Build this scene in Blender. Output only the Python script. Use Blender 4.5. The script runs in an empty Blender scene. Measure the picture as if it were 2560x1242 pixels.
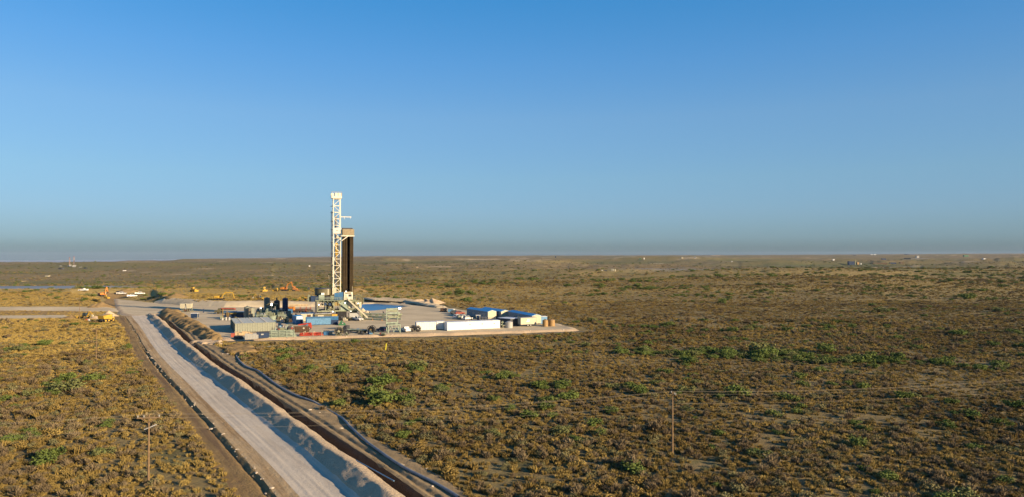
import bpy, math, random
import numpy as np
from mathutils import Vector, Matrix
R = math.radians
random.seed(7)
scene = bpy.context.scene
C = scene.collection

# ---------------------------------------------------------------- camera, sky, sun, exposure
CAM_H = 28.0            # metres above the ground at the foot of the view
F = 1707.0              # focal length in photo pixels (2560 wide)
HY = 637.0              # photo row of the level line
cam_d = bpy.data.cameras.new('camera'); cam = bpy.data.objects.new('camera', cam_d); C.objects.link(cam)
cam.location = (0, 0, CAM_H); cam.rotation_euler = (R(90), 0, 0)
cam_d.sensor_width = 36.0; cam_d.lens = 36.0 * F / 2560.0
cam_d.shift_y = (HY - 621.0) / 2560.0
cam_d.clip_start = 1.0; cam_d.clip_end = 60000
scene.camera = cam

SUN_EL, SUN_AZ = 15.5, 120.0      # azimuth of the sun clockwise from +Y (behind the camera, to the right)
world = bpy.data.worlds.new('World'); scene.world = world; world.use_nodes = True
nt = world.node_tree; nt.nodes.clear()
sky = nt.nodes.new('ShaderNodeTexSky'); sky.sky_type = 'NISHITA'; sky.sun_disc = False
sky.sun_elevation = R(SUN_EL); sky.sun_rotation = R(SUN_AZ)
sky.altitude = 900; sky.air_density = 1.0; sky.dust_density = 0.6; sky.ozone_density = 2.2
hsv = nt.nodes.new('ShaderNodeHueSaturation'); hsv.inputs['Saturation'].default_value = 1.05; hsv.inputs['Value'].default_value = 1.0
bg = nt.nodes.new('ShaderNodeBackground'); bg.inputs['Strength'].default_value = 0.0825
wo = nt.nodes.new('ShaderNodeOutputWorld')
tcw = nt.nodes.new('ShaderNodeTexCoord'); sep = nt.nodes.new('ShaderNodeSeparateXYZ'); tint = nt.nodes.new('ShaderNodeValToRGB'); mul = nt.nodes.new('ShaderNodeMix')
mul.data_type = 'RGBA'; mul.blend_type = 'MULTIPLY'; mul.inputs[0].default_value = 1.0
nt.links.new(tcw.outputs['Generated'], sep.inputs[0]); nt.links.new(sep.outputs['Z'], tint.inputs[0])
e_ = tint.color_ramp.elements; e_[0].position = 0.0; e_[0].color = (0.140, 0.210, 0.345, 1); e_[1].position = 0.6; e_[1].color = (0.27, 0.75, 0.98, 1)
for p__, c__ in ((0.022, (0.235, 0.325, 0.510, 1)), (0.058, (0.330, 0.415, 0.565, 1)), (0.109, (0.435, 0.527, 0.607, 1)), (0.194, (0.53, 0.66, 0.735, 1)), (0.27, (0.43, 0.715, 0.87, 1)), (0.35, (0.295, 0.75, 0.955, 1))):
    q_ = e_.new(p__); q_.color = c__
# even out the sky from side to side: look it up part way between each direction and straight ahead
cmb = nt.nodes.new('ShaderNodeCombineXYZ'); cmb.inputs[1].default_value = 1.0; zz_ = nt.nodes.new('ShaderNodeMath'); zz_.operation = 'MULTIPLY'; zz_.inputs[1].default_value = 1.06
nt.links.new(sep.outputs['Z'], zz_.inputs[0]); nt.links.new(zz_.outputs[0], cmb.inputs[2]); vm = nt.nodes.new('ShaderNodeMix'); vm.data_type = 'VECTOR'; vm.inputs[0].default_value = 0.55
nt.links.new(tcw.outputs['Generated'], vm.inputs[4]); nt.links.new(cmb.outputs[0], vm.inputs[5]); nt.links.new(vm.outputs[1], sky.inputs['Vector'])
nt.links.new(sky.outputs[0], hsv.inputs['Color']); nt.links.new(hsv.outputs[0], mul.inputs[6]); nt.links.new(tint.outputs[0], mul.inputs[7]); nt.links.new(mul.outputs[2], bg.inputs[0]); nt.links.new(bg.outputs[0], wo.inputs[0])

sd = bpy.data.lights.new('sun', 'SUN'); sun = bpy.data.objects.new('sun', sd); C.objects.link(sun)
sd.energy = 4.6; sd.angle = R(0.6); sd.color = (1.0, 0.76, 0.48)
sdir = Vector((math.sin(R(SUN_AZ)) * math.cos(R(SUN_EL)), math.cos(R(SUN_AZ)) * math.cos(R(SUN_EL)), math.sin(R(SUN_EL))))
sun.rotation_euler = sdir.to_track_quat('Z', 'Y').to_euler()
sun.location = (60, -40, 90)

vs = scene.view_settings
vs.view_transform = 'Standard'; vs.look = 'None'; vs.gamma = 1.0; vs.use_curve_mapping = False
vs.exposure = 1.35
scene.render.engine = 'CYCLES'
scene.cycles.use_denoising = True
scene.cycles.max_bounces = 5; scene.cycles.volume_bounces = 0; scene.cycles.transparent_max_bounces = 4
scene.cycles.diffuse_bounces = 2

# ---------------------------------------------------------------- materials
MATS = {}
def lin(c):
    return tuple(c) + (1.0,)
def mat(name, col, rough=0.7, metal=0.0, var=0.18, scale=1.5, bump=0.0, emit=None, col2=None, spec=0.3):
    if name in MATS: return MATS[name]
    m = bpy.data.materials.new(name); m.use_nodes = True
    n = m.node_tree.nodes; l = m.node_tree.links
    b = n['Principled BSDF']
    b.inputs['Roughness'].default_value = rough; b.inputs['Metallic'].default_value = metal
    b.inputs['Specular IOR Level'].default_value = spec
    tc = n.new('ShaderNodeTexCoord'); no = n.new('ShaderNodeTexNoise')
    no.inputs['Scale'].default_value = scale; no.inputs['Detail'].default_value = 5; no.inputs['Roughness'].default_value = 0.65
    l.new(tc.outputs['Object'], no.inputs['Vector'])
    cr = n.new('ShaderNodeValToRGB')
    d = col2 if col2 else tuple(v * (1 - var * 1.6) for v in col)
    u = tuple(min(1, v * (1 + var)) for v in col)
    cr.color_ramp.elements[0].position = 0.32; cr.color_ramp.elements[0].color = lin(d)
    cr.color_ramp.elements[1].position = 0.62; cr.color_ramp.elements[1].color = lin(u)
    l.new(no.outputs['Fac'], cr.inputs[0]); l.new(cr.outputs[0], b.inputs['Base Color'])
    if bump:
        bp = n.new('ShaderNodeBump'); bp.inputs['Strength'].default_value = bump; bp.inputs['Distance'].default_value = 0.3
        l.new(no.outputs['Fac'], bp.inputs['Height']); l.new(bp.outputs[0], b.inputs['Normal'])
    if emit:
        b.inputs['Emission Color'].default_value = lin(emit[0]); b.inputs['Emission Strength'].default_value = emit[1]
    MATS[name] = m
    return m

# ---------------------------------------------------------------- numpy noise
def hash2(ix, iy, seed):
    h = (ix.astype(np.int64) * 374761393 + iy.astype(np.int64) * 668265263 + seed * 1442695041) & 0xFFFFFFFF
    h = ((h ^ (h >> 13)) * 1274126177) & 0xFFFFFFFF
    h = (h ^ (h >> 16)) & 0xFFFFFFFF
    return h / 4294967295.0
def vnoise(x, y, seed=0):
    x = np.asarray(x, float); y = np.asarray(y, float)
    ix = np.floor(x); iy = np.floor(y); fx = x - ix; fy = y - iy
    fx = fx * fx * (3 - 2 * fx); fy = fy * fy * (3 - 2 * fy)
    a = hash2(ix, iy, seed); b = hash2(ix + 1, iy, seed); c = hash2(ix, iy + 1, seed); d = hash2(ix + 1, iy + 1, seed)
    return (a + (b - a) * fx) * (1 - fy) + (c + (d - c) * fx) * fy
def fbm(x, y, seed=0, oct=4, gain=0.5):
    s = 0; a = 1.0; t = 0
    for o in range(oct):
        s = s + a * vnoise(x * 2 ** o + 17.3 * o, y * 2 ** o - 9.1 * o, seed + o * 13); t += a; a *= gain
    return s / t            # 0..1
def sstep(a, b, x):
    t = np.clip((x - a) / (b - a), 0, 1); return t * t * (3 - 2 * t)

# ---------------------------------------------------------------- land heights
def at(px, py, z=0.0):
    Y = (CAM_H - z) * F / (py - HY)
    return ((px - 1280) * Y / F, Y, z)
YK = [1, 300, 330, 362, 400, 440, 480, 560, 700, 1000, 1400, 2200, 3500, 5500, 9000, 16000]
PK = [-3000, 100, 330, 520, 850, 1300, 1600, 2000, 2560, 5000]
ZT = [
 [0, 0, 0.2, 2.5, 4.8, 6.6, 4, -8, -18, -22, -22, -20, -22, -34, -80, -112],
 [0, 0, 0.2, 2.5, 4.8, 6.6, 4, -8, -18, -22, -22, -20, -22, -34, -78, -110],
 [0, 0, 0.2, 1.2, 3.6, 6.4, 5.5, -6, -15, -19, -19, -16, -15, -24, -62, -96],
 [0, 0, 0.3, 3.9, 4.4, 5, 5.2, -3, -11, -13, -14, -10, -8, -14, -32, -70],
 [0, 0, 0.3, 3.0, 3.2, 2.5, 2.2, 1.5, -4, -10, -10, -8, -2, 3, 7, 0],
 [0, 0, 0, 0, 0, 0.1, 0.5, 1, 2, -4, -8, -6, 0, 8, 17, 20],
 [0, 0, 0, 0, 0, 0.1, 0.5, 1, 2, -2, -9, -8, 0, 9, 20, 24],
 [0, 0, 0, 0, 0, 0.5, 1, 3, 8.5, 12.5, -9, -9, 1, 14, 28, 36],
 [0, 0, 0, 0, 0, 0, 0, 0.5, 2, 4, 2, 2, 8, 22, 44, 70],
 [0, 0, 0, 0, 0, 0, 0, 0.5, 2, 4, 2, 2, 8, 22, 44, 70]]
_LY = np.linspace(math.log(30), math.log(17000), 420)
_AX = np.linspace(-1.2, 1.2, 240)
_zt = np.array(ZT, float)
_rows = np.array([np.interp(_LY, np.log(YK), r) for r in _zt])
_pk = (np.array(PK) - 1280) / F
_tab = np.array([np.interp(_AX, _pk, _rows[:, j]) for j in range(len(_LY))]).T      # [ax, ly]
def _blur(a, n, ax):
    k = np.ones(n) / n
    for _ in range(2):
        p = np.pad(a, [(n // 2, n // 2) if i == ax else (0, 0) for i in (0, 1)], mode='edge')
        a = np.apply_along_axis(lambda v: np.convolve(v, k, 'valid'), ax, p)
    return a
_tab = _blur(_tab, 15, 0)
_far = _blur(_tab, 9, 1)
_w = sstep(math.log(480), math.log(800), _LY)[None, :]
_tab = _blur(_tab, 3, 1) * (1 - _w) + _far * _w
def table(x, y):
    y = np.maximum(y, 31.0)
    a = np.clip((x / y + 1.2) / 2.4 * 239, 0, 238.999); b = np.clip((np.log(y) - _LY[0]) / (_LY[-1] - _LY[0]) * 419, 0, 418.999)
    i = a.astype(int); j = b.astype(int); u = a - i; v = b - j
    return (_tab[i, j] * (1 - u) + _tab[i + 1, j] * u) * (1 - v) + (_tab[i, j + 1] * (1 - u) + _tab[i + 1, j + 1] * u) * v
def Hs(x, y):
    """height of the open land (before pad and road corridor are cut in)"""
    x = np.asarray(x, float); y = np.asarray(y, float)
    h = table(x, y)
    h = h + (fbm(x / 55, y / 55, 3, 3) - 0.5) * 0.9 * sstep(120, 300, y) * (1 - 0.0)
    h = h + (fbm(x / 14, y / 14, 5, 3) - 0.5) * 0.5 * np.clip(y / 200, 0.25, 1)
    far = sstep(450, 1400, y)
    h = h + far * (fbm(x / 420, y / 300, 9, 4, 0.55) - 0.5) * np.clip(y / 150, 0, 30)
    h = h + sstep(700, 1100, y) * (1 - sstep(4000, 7000, y)) * np.maximum(fbm(x / 700, y / 260, 19, 3) - 0.5, 0) * np.clip(y / 40, 0, 60)
    tn = fbm(x / 210 + 3, y / 95, 23, 4, 0.55); tm = sstep(620, 800, y) * (1 - sstep(2600, 4200, y)) * (x / np.maximum(y, 1) > -0.35)
    h = h + tm * (sstep(0.47, 0.505, tn) + sstep(0.56, 0.59, tn) - 1.0) * np.clip(y / 600, 1.2, 3.0)
    h = h + sstep(600, 900, y) * (fbm(x / 110, y / 80, 12, 3) - 0.5) * np.clip(y / 500, 0, 9)
    # the ridge left of the pad entrance comes down to the apron in a gentle slope
    m = (y > 325) & (y < 480) & (x / np.maximum(y, 1) < -0.47) & (x / np.maximum(y, 1) > -0.72)
    if np.any(m):
        d = sdist(x[m], y[m], PAD); q = x[m] / y[m]; sl = 0.20 + 1.2 * sstep(-0.53, -0.475, q) + 1.2 * sstep(-0.64, -0.71, q); h = np.array(h, float); h[m] = np.minimum(h[m], PADZ - 0.45 + sl * np.maximum(0, -d))
    return h

# pad outline (photo pixels on the pad surface)
PADZ = 0.6
pad_px = [(556, 846), (700, 843), (900, 838), (1100, 832), (1300, 826), (1446, 822), (1396, 808), (1310, 796), (1235, 785),
          (1130, 769), (1085, 763), (1060, 757), (1010, 753), (905, 752), (860, 762), (800, 765), (560, 766), (470, 763), (395, 757), (330, 750),
          (286, 745), (292, 768), (308, 784), (345, 788), (392, 783), (420, 788)]
PAD = np.array([at(px, py, PADZ)[:2] for px, py in pad_px])
def sdist(x, y, P):
    """signed distance to polygon P, positive inside"""
    x = np.asarray(x, float); y = np.asarray(y, float)
    d = np.full(x.shape, 1e18); inside = np.zeros(x.shape, bool)
    n = len(P)
    for i in range(n):
        x0, y0 = P[i]; x1, y1 = P[(i + 1) % n]
        dx, dy = x1 - x0, y1 - y0
        t = np.clip(((x - x0) * dx + (y - y0) * dy) / (dx * dx + dy * dy), 0, 1)
        d = np.minimum(d, (x - x0 - t * dx) ** 2 + (y - y0 - t * dy) ** 2)
        c = ((y0 > y) != (y1 > y)) & (x < (x1 - x0) * (y - y0) / (y1 - y0 + 1e-12) + x0)
        inside ^= c
    d = np.sqrt(d)
    return np.where(inside, d, -d)
# road corridor axis: crest line of the windrow on the right side of the road
AXIS = np.array([(-13.5 + 0.64 * 35.6, 40.0), (-13.5, 75.6), (-28.9, 99.7), (-60.4, 147.0), (-94.3, 198.5), (-128.5, 254.0), (-166.5, 314.0)])
def smooth_line(P, step):
    P = [Vector((p[0], p[1])) for p in P]; out = []
    for i in range(len(P) - 1):
        p0 = P[max(i - 1, 0)]; p1 = P[i]; p2 = P[i + 1]; p3 = P[min(i + 2, len(P) - 1)]
        n = max(2, int((p2 - p1).length / step))
        for k in range(n):
            t = k / n
            out.append(0.5 * ((2 * p1) + (p2 - p0) * t + (2 * p0 - 5 * p1 + 4 * p2 - p3) * t * t + (-p0 + 3 * p1 - 3 * p2 + p3) * t ** 3))
    out.append(P[-1]); return np.array([(v.x, v.y) for v in out])
AX = smooth_line(AXIS, 0.6)
_seg = np.diff(AX, axis=0); _sl = np.hypot(_seg[:, 0], _seg[:, 1]); AU = np.concatenate([[0], np.cumsum(_sl)])
_tan = np.gradient(AX, axis=0); _tan /= np.hypot(_tan[:, 0], _tan[:, 1])[:, None]
ANR = np.stack([_tan[:, 1], -_tan[:, 0]], 1)       # points to the right of the travel direction
ULEN = AU[-1]
def corr_v(x, y):
    """signed offset right of the corridor axis (v), along (u); far outside = big"""
    A = AX[::12]; Tn = _tan[::12]; U = AU[::12]
    x = np.asarray(x, float); y = np.asarray(y, float); best = np.full(x.shape, 1e18); v = np.full(x.shape, 1e6); u = np.zeros(x.shape)
    for i in range(len(A) - 1):
        dx, dy = A[i + 1] - A[i]; L = math.hypot(dx, dy)
        t = ((x - A[i, 0]) * dx + (y - A[i, 1]) * dy) / (L * L)
        tc = np.clip(t, 0, 1)
        dd = (x - A[i, 0] - tc * dx) ** 2 + (y - A[i, 1] - tc * dy) ** 2
        vv = ((x - A[i, 0]) * dy - (y - A[i, 1]) * dx) / L
        m = dd < best
        best = np.where(m, dd, best); u = np.where(m, U[i] + tc * L, u)
        v = np.where(m, np.where((t >= -0.02) & (t <= 1.02), vv, np.sign(vv) * np.sqrt(dd)), v)
    return u, v
VL, VR = -14.6, 10.0     # corridor limits
def land(x, y):
    """terrain mesh height: open land, sunk below pad and corridor"""
    h = Hs(x, y)
    near = (y > 30) & (y < 470) & (np.abs(x) < 330)
    if near.any():
        xx = x[near]; yy = y[near]
        d = sdist(xx, yy, PAD)
        hh = h[near]
        u, v = corr_v(xx, yy)
        lo = sstep(VL + 1.0, VL + 3.5, v) * (1 - sstep(VR - 3.5, VR - 1.0, v)) * (1 - sstep(ULEN - 3, ULEN, u))
        hh = hh - 4.0 * lo
        k = sstep(0.0, 5.0, d)
        hh = np.where(d > 0, np.minimum(hh, hh * (1 - k) + (-1.5) * k), hh)
        # bank zone at the back of the pad: keep land under the bank strip
        cap = PADZ - 0.9 + 0.6 * np.maximum(0, -d)
        hh = np.where((d > -9) & (yy > 325), np.minimum(hh, cap), hh)
        h[near] = hh
    return h
def ground(px, py, ymin=45.0, ymax=9000.0, z_add=0.0):
    """point where the view ray through a photo pixel meets the land"""
    ys = np.exp(np.linspace(math.log(ymin), math.log(ymax), 4000))
    xs = (px - 1280) / F * ys; zs = CAM_H - (py - HY) / F * ys
    h = Hs(xs, ys) + z_add
    d = sdist(xs, ys, PAD); h = np.where(d > 0, PADZ, h)
    k = np.argmax(zs <= h)
    return (float(xs[k]), float(ys[k]), float(h[k]))

# ---------------------------------------------------------------- object helpers
def tag(o, label=None, cat=None, group=None, kind=None):
    if label: o['label'] = label
    if cat: o['category'] = cat
    if group: o['group'] = group
    if kind: o['kind'] = kind
    return o
def mesh_obj(name, verts, faces, m, parent=None, smooth=False, kind=None):
    me = bpy.data.meshes.new(name); me.from_pydata(verts, [], faces)
    for mm in (m if isinstance(m, (list, tuple)) else [m]): me.materials.append(mm)
    if smooth:
        me.polygons.foreach_set('use_smooth', [True] * len(me.polygons))
    me.update()
    o = bpy.data.objects.new(name, me); C.objects.link(o)
    if parent: o.parent = parent
    if kind: o['kind'] = kind
    return o
def grid_obj(name, X, Y, Z, m, kind=None, attrs=None, smooth=True, wrap=False, parent=None):
    ni, nj = X.shape
    co = np.stack([X, Y, Z], -1).reshape(-1, 3)
    i, j = np.meshgrid(np.arange(ni if wrap else ni - 1), np.arange(nj - 1), indexing='ij')
    a = i * nj + j; b = ((i + 1) % ni) * nj + j
    q = np.stack([a, b, b + 1, a + 1], -1).reshape(-1, 4)
    me = bpy.data.meshes.new(name)
    me.vertices.add(len(co)); me.vertices.foreach_set('co', co.astype(np.float32).ravel())
    me.loops.add(q.size); me.loops.foreach_set('vertex_index', q.astype(np.int32).ravel())
    me.polygons.add(len(q)); me.polygons.foreach_set('loop_start', np.arange(0, q.size, 4, dtype=np.int32))
    me.polygons.foreach_set('use_smooth', np.full(len(q), smooth))
    me.update(calc_edges=True); me.materials.append(m)
    for k, arr in (attrs or {}).items():
        at_ = me.attributes.new(k, 'FLOAT', 'POINT'); at_.data.foreach_set('value', arr.astype(np.float32).ravel())
    o = bpy.data.objects.new(name, me); C.objects.link(o)
    # make sure it faces up
    if me.polygons[len(me.polygons) // 2].normal.z < 0: me.flip_normals()
    if kind: o['kind'] = kind
    if parent: o.parent = parent
    return o
# ================================================================ GROUND
def ground_mat(name, cols, sc=1.0, bump=0.6, use_attr=True):
    """soil with straw, brown and green patches; attributes gold / green / sand shift the mix"""
    m = bpy.data.materials.new(name); m.use_nodes = True; n = m.node_tree.nodes; l = m.node_tree.links
    b = n['Principled BSDF']; b.inputs['Roughness'].default_value = 0.95; b.inputs['Specular IOR Level'].default_value = 0.1
    tc = n.new('ShaderNodeTexCoord')
    def noise(scale, det=6, rough=0.6, stretch=None, seed=0):
        mp = n.new('ShaderNodeMapping'); mp.inputs['Scale'].default_value = stretch or (1, 1, 1); mp.inputs['Location'].default_value = (seed * 31.7, seed * 11.3, 0)
        l.new(tc.outputs['Object'], mp.inputs[0])
        t = n.new('ShaderNodeTexNoise'); t.inputs['Scale'].default_value = scale; t.inputs['Detail'].default_value = det; t.inputs['Roughness'].default_value = rough
        l.new(mp.outputs[0], t.inputs['Vector']); return t.outputs['Fac']
    def ramp(fac, p0, p1, c0=(0, 0, 0), c1=(1, 1, 1)):
        r = n.new('ShaderNodeValToRGB'); r.color_ramp.elements[0].position = p0; r.color_ramp.elements[1].position = p1
        r.color_ramp.elements[0].color = lin(c0); r.color_ramp.elements[1].color = lin(c1); l.new(fac, r.inputs[0]); return r.outputs[0]
    def mix(fac, a, c):
        x = n.new('ShaderNodeMix'); x.data_type = 'RGBA'
        l.new(fac, x.inputs[0]) if not isinstance(fac, float) else None
        if isinstance(fac, float): x.inputs[0].default_value = fac
        for s, v in ((x.inputs[6], a), (x.inputs[7], c)):
            if isinstance(v, tuple): s.default_value = lin(v)
            else: l.new(v, s)
        return x.outputs[2]
    def math_(op, a, c):
        x = n.new('ShaderNodeMath'); x.operation = op; x.use_clamp = True
        for s, v in ((x.inputs[0], a), (x.inputs[1], c)):
            if isinstance(v, float): s.default_value = v
            else: l.new(v, s)
        return x.outputs[0]
    def attr(nm):
        a = n.new('ShaderNodeAttribute'); a.attribute_name = nm; return a.outputs['Fac']
    clump = noise(0.35 * sc, 8, 0.7)
    mid = noise(0.05 * sc, 6, 0.65, seed=2)
    big = noise(0.006 * sc, 5, 0.6, stretch=(0.6, 1.6, 1), seed=3)
    soil = mix(ramp(mid, 0.35, 0.65), cols['soil1'], cols['soil2'])
    straw = mix(ramp(clump, 0.4, 0.6), cols['straw1'], cols['straw2'])
    a = mix(ramp(clump, 0.42, 0.56), soil, straw)
    if use_attr:
        gold = mix(ramp(clump, 0.35, 0.62), cols['gold1'], cols['gold2'])
        a = mix(math_('MULTIPLY', attr('gold'), ramp(mid, 0.15, 0.5)), a, gold)
        red = mix(ramp(mid, 0.4, 0.6), cols['brown1'], cols['brown2'])
        a = mix(math_('MULTIPLY', attr('brown'), ramp(clump, 0.2, 0.5)), a, red)
    gm = ramp(noise(0.09 * sc, 7, 0.72, stretch=(0.7, 1, 1), seed=5), 0.55, 0.63)
    gl = noise(0.004 * sc, 6, 0.65, stretch=(0.5, 2.0, 1), seed=6)
    gfac = math_('MULTIPLY', gm, ramp(gl, 0.4, 0.6))
    if use_attr:
        ga = attr('green')
        gfac = math_('ADD', math_('MULTIPLY', gfac, 0.75), math_('MULTIPLY', ga, ramp(clump, 0.35, 0.6)))
    a = mix(gfac, a, mix(ramp(clump, 0.3, 0.7), cols['green1'], cols['green2']))
    if use_attr:
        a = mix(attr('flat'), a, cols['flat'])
        a = mix(math_('MULTIPLY', attr('sand'), ramp(clump, 0.3, 0.55)), a, cols['sand'])
    l.new(a, b.inputs['Base Color'])
    bp = n.new('ShaderNodeBump'); bp.inputs['Strength'].default_value = 1.0; bp.inputs['Distance'].default_value = 0.6
    l.new(noise(0.5 * sc, 8, 0.75, seed=8), bp.inputs['Height']); l.new(bp.outputs[0], b.inputs['Normal'])
    return m
LAND = ground_mat('scrubland', dict(
    soil1=(0.115, 0.086, 0.042), soil2=(0.17, 0.128, 0.062), straw1=(0.28, 0.22, 0.10), straw2=(0.20, 0.16, 0.075),
    gold1=(0.27, 0.20, 0.075), gold2=(0.38, 0.285, 0.11), brown1=(0.145, 0.112, 0.062), brown2=(0.235, 0.183, 0.095),
    green1=(0.05, 0.08, 0.035), green2=(0.09, 0.12, 0.05), flat=(0.22, 0.27, 0.34), sand=(0.62, 0.50, 0.36)))  # flat is haze put into the ground colour as blue-grey

rr = np.concatenate([np.exp(np.linspace(math.log(34), math.log(620), 400)), np.exp(np.linspace(math.log(620), math.log(19000), 230))[1:]])
aa = np.concatenate([np.linspace(-180, -52, 40)[:-1], np.linspace(-52, 52, 861), np.linspace(52, 180, 40)[1:]])
AA, RR = np.meshgrid(np.radians(aa), rr, indexing='ij')
# rings are measured along the view so near rows line up with the picture's depth; behind the camera they are plain circles
cosA = np.where(np.abs(AA) < R(52), np.cos(AA), math.cos(R(52)))
TX = np.sin(AA) * RR / cosA; TY = np.cos(AA) * RR / cosA
TZ = land(TX, np.where(TY > 31, TY, 31.0))
PXg = 1280 + F * TX / np.maximum(TY, 1.0)
def bump2(px, py_c, w, h, PX=PXg, ROW=None):
    return np.exp(-((PX - px) / w) ** 2 - ((ROW - py_c) / h) ** 2)
ROW = HY + (CAM_H - TZ) * F / np.maximum(TY, 1.0)
n1 = fbm(TX / 120, TY / 90, 31, 4); n2 = fbm(TX / 900, TY / 420, 37, 4, 0.6); n3 = fbm(TX / 30, TY / 30, 41, 3)
gold = sstep(250, 420, TY) * (1 - sstep(520, 600, TY)) * sstep(0.15, -0.25, TX / np.maximum(TY, 1)) 
gold = np.maximum(gold, 0.85 * sstep(-10, -90, TX + (n1 - .5) * 120) * sstep(95, 200, TY) * (1 - sstep(500, 560, TY)))
gold = np.maximum(gold, 0.75 * np.exp(-((PXg - 2000) / 420) ** 2) * sstep(560, 760, TY) * (1 - sstep(1050, 1150, TY)))
gold = np.maximum(gold, 0.5 * sstep(380, 500, TY) * (1 - sstep(1200, 1500, TY)) * sstep(0.35, 0.6, n1))
brown = sstep(1000, 1600, TY) * sstep(0.45, 0.62, n2) + 0.6 * (TX > 0) * (1 - sstep(150, 260, TY)) * n3  # second term puts a vignette-like darkening into the near right ground
green = sstep(700, 1200, TY) * sstep(0.56, 0.42, n2) * sstep(0.3, 0.55, n1) * 0.9
green = green + 0.7 * np.exp(-((TY - 590) / 30) ** 2) * np.exp(-((PXg - 1650) / 90) ** 2)
wx = PXg + (fbm(TX / 160, TY / 200, 201, 4, .6) - .5) * 260; wy = ROW + (fbm(TX / 300, TY / 260, 207, 4, .6) - .5) * 9
def blobs(L): 
    s = np.zeros(TX.shape)
    for px, py, w, h, k in L: s = np.maximum(s, k * np.clip(1.6 - np.sqrt(((wx - px) / w) ** 2 + ((wy - py) / h) ** 2) * 1.3, 0, 1))
    return s * (TY > 620)
green = np.maximum(green * .6, blobs([(200, 664, 260, 5, .8), (70, 681, 110, 6, .9), (180, 707, 300, 6, .9), (640, 658, 260, 6, .8), (560, 696, 260, 5, .7), (700, 715, 240, 4, .9), (1080, 654, 240, 3, .9), (1050, 683, 220, 6, .7),
    (1000, 697, 160, 3.5, 1), (1520, 656, 120, 6, .9), (1640, 652, 90, 5, .8), (1690, 720, 60, 5, 1), (1600, 716, 100, 3, .8), (2060, 661, 300, 8, 1), (2330, 668, 220, 7, 1), (2500, 658, 160, 4, .6), (1850, 650, 160, 4, .8), (2480, 682, 160, 6, .7), (1450, 703, 160, 3, .5)]))
brown = np.maximum(brown, blobs([(150, 692, 200, 6, 1), (620, 678, 260, 8, 1), (1050, 645, 260, 4, 1), (1150, 665, 200, 6, .8), (1710, 661, 160, 5, 1), (1370, 697, 50, 3.5, 1), (1540, 710, 130, 5, 1), (1750, 705, 100, 4, .6), (2420, 665, 160, 5, .9), (2500, 645, 200, 3, .8)]))  # gully blobs right of centre put their shadow into the brown
flat = 0
gold = np.maximum(gold * np.where(TY > 620, .8, 1), blobs([(1380, 655, 90, 7, .8), (1900, 678, 200, 5, 1), (2100, 687, 260, 5, .9), (1600, 675, 120, 3, .7), (2300, 706, 260, 5, .7), (1150, 712, 300, 6, .7), (1900, 645, 200, 3, .5)]))
flat = 0.95 * sstep(420, 150, PXg) * sstep(712, 714.5, ROW + (n1 - .5) * 4) * (TY > 800) * (TY < 2000)  # low haze at the left, painted on the ground
flat = np.maximum(flat, sstep(8300, 8900, TY) * sstep(760, 480, PXg))  # hazy strip below the left horizon, painted likewise
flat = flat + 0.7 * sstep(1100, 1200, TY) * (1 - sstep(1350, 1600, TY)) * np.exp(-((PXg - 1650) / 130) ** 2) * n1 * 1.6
sand = 0.5 * sstep(0.70, 0.78, fbm(TX / 260, TY / 60, 77, 4, 0.6)) * sstep(900, 1500, TY)
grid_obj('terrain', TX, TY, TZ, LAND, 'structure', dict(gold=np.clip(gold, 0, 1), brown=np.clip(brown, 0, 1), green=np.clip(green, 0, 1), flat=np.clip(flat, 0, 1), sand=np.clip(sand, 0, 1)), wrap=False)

def caliche(name, c1, c2, c3, sc=1.0, bump=0.35, stretch=(1, 1, 1), patches=False):
    m = bpy.data.materials.new(name); m.use_nodes = True; n = m.node_tree.nodes; l = m.node_tree.links
    b = n['Principled BSDF']; b.inputs['Roughness'].default_value = 0.95; b.inputs['Specular IOR Level'].default_value = 0.1
    tc = n.new('ShaderNodeTexCoord')
    def noise(s, det, st=(1, 1, 1), use='Object'):
        mp = n.new('ShaderNodeMapping'); mp.inputs['Scale'].default_value = st; l.new(tc.outputs[use], mp.inputs[0])
        t = n.new('ShaderNodeTexNoise'); t.inputs['Scale'].default_value = s; t.inputs['Detail'].default_value = det; t.inputs['Roughness'].default_value = 0.65
        l.new(mp.outputs[0], t.inputs['Vector']); return t.outputs['Fac']
    def ramp(f, a, c0, d, c1):
        r = n.new('ShaderNodeValToRGB'); e = r.color_ramp.elements; e[0].position = a; e[0].color = lin(c0); e[1].position = d; e[1].color = lin(c1)
        l.new(f, r.inputs[0]); return r.outputs[0]
    def mix(f, a, c):
        x = n.new('ShaderNodeMix'); x.data_type = 'RGBA'; l.new(f, x.inputs[0]); l.new(a, x.inputs[6]); l.new(c, x.inputs[7]); return x.outputs[2]
    A = ramp(noise(0.08 * sc, 6), 0.35, c1, 0.65, c2)
    B = ramp(noise(0.7 * sc, 7, stretch), 0.3, c3, 0.7, c1)
    f = ramp(noise(0.25 * sc, 7, stretch), 0.48, (0, 0, 0), 0.66, (1, 1, 1))
    out = mix(f, A, B)
    if patches:
        out = mix(ramp(noise(0.035, 7, (1, 2.2, 1)), 0.47, (0, 0, 0), 0.62, (.75, .75, .75)), out, ramp(noise(0.4, 6), 0.3, tuple(v * .66 for v in c1), 0.7, c3))
    l.new(out, b.inputs['Base Color'])
    bp = n.new('ShaderNodeBump'); bp.inputs['Strength'].default_value = bump; bp.inputs['Distance'].default_value = 0.25
    l.new(noise(1.6 * sc, 8, stretch), bp.inputs['Height']); l.new(bp.outputs[0], b.inputs['Normal'])
    return m
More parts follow.
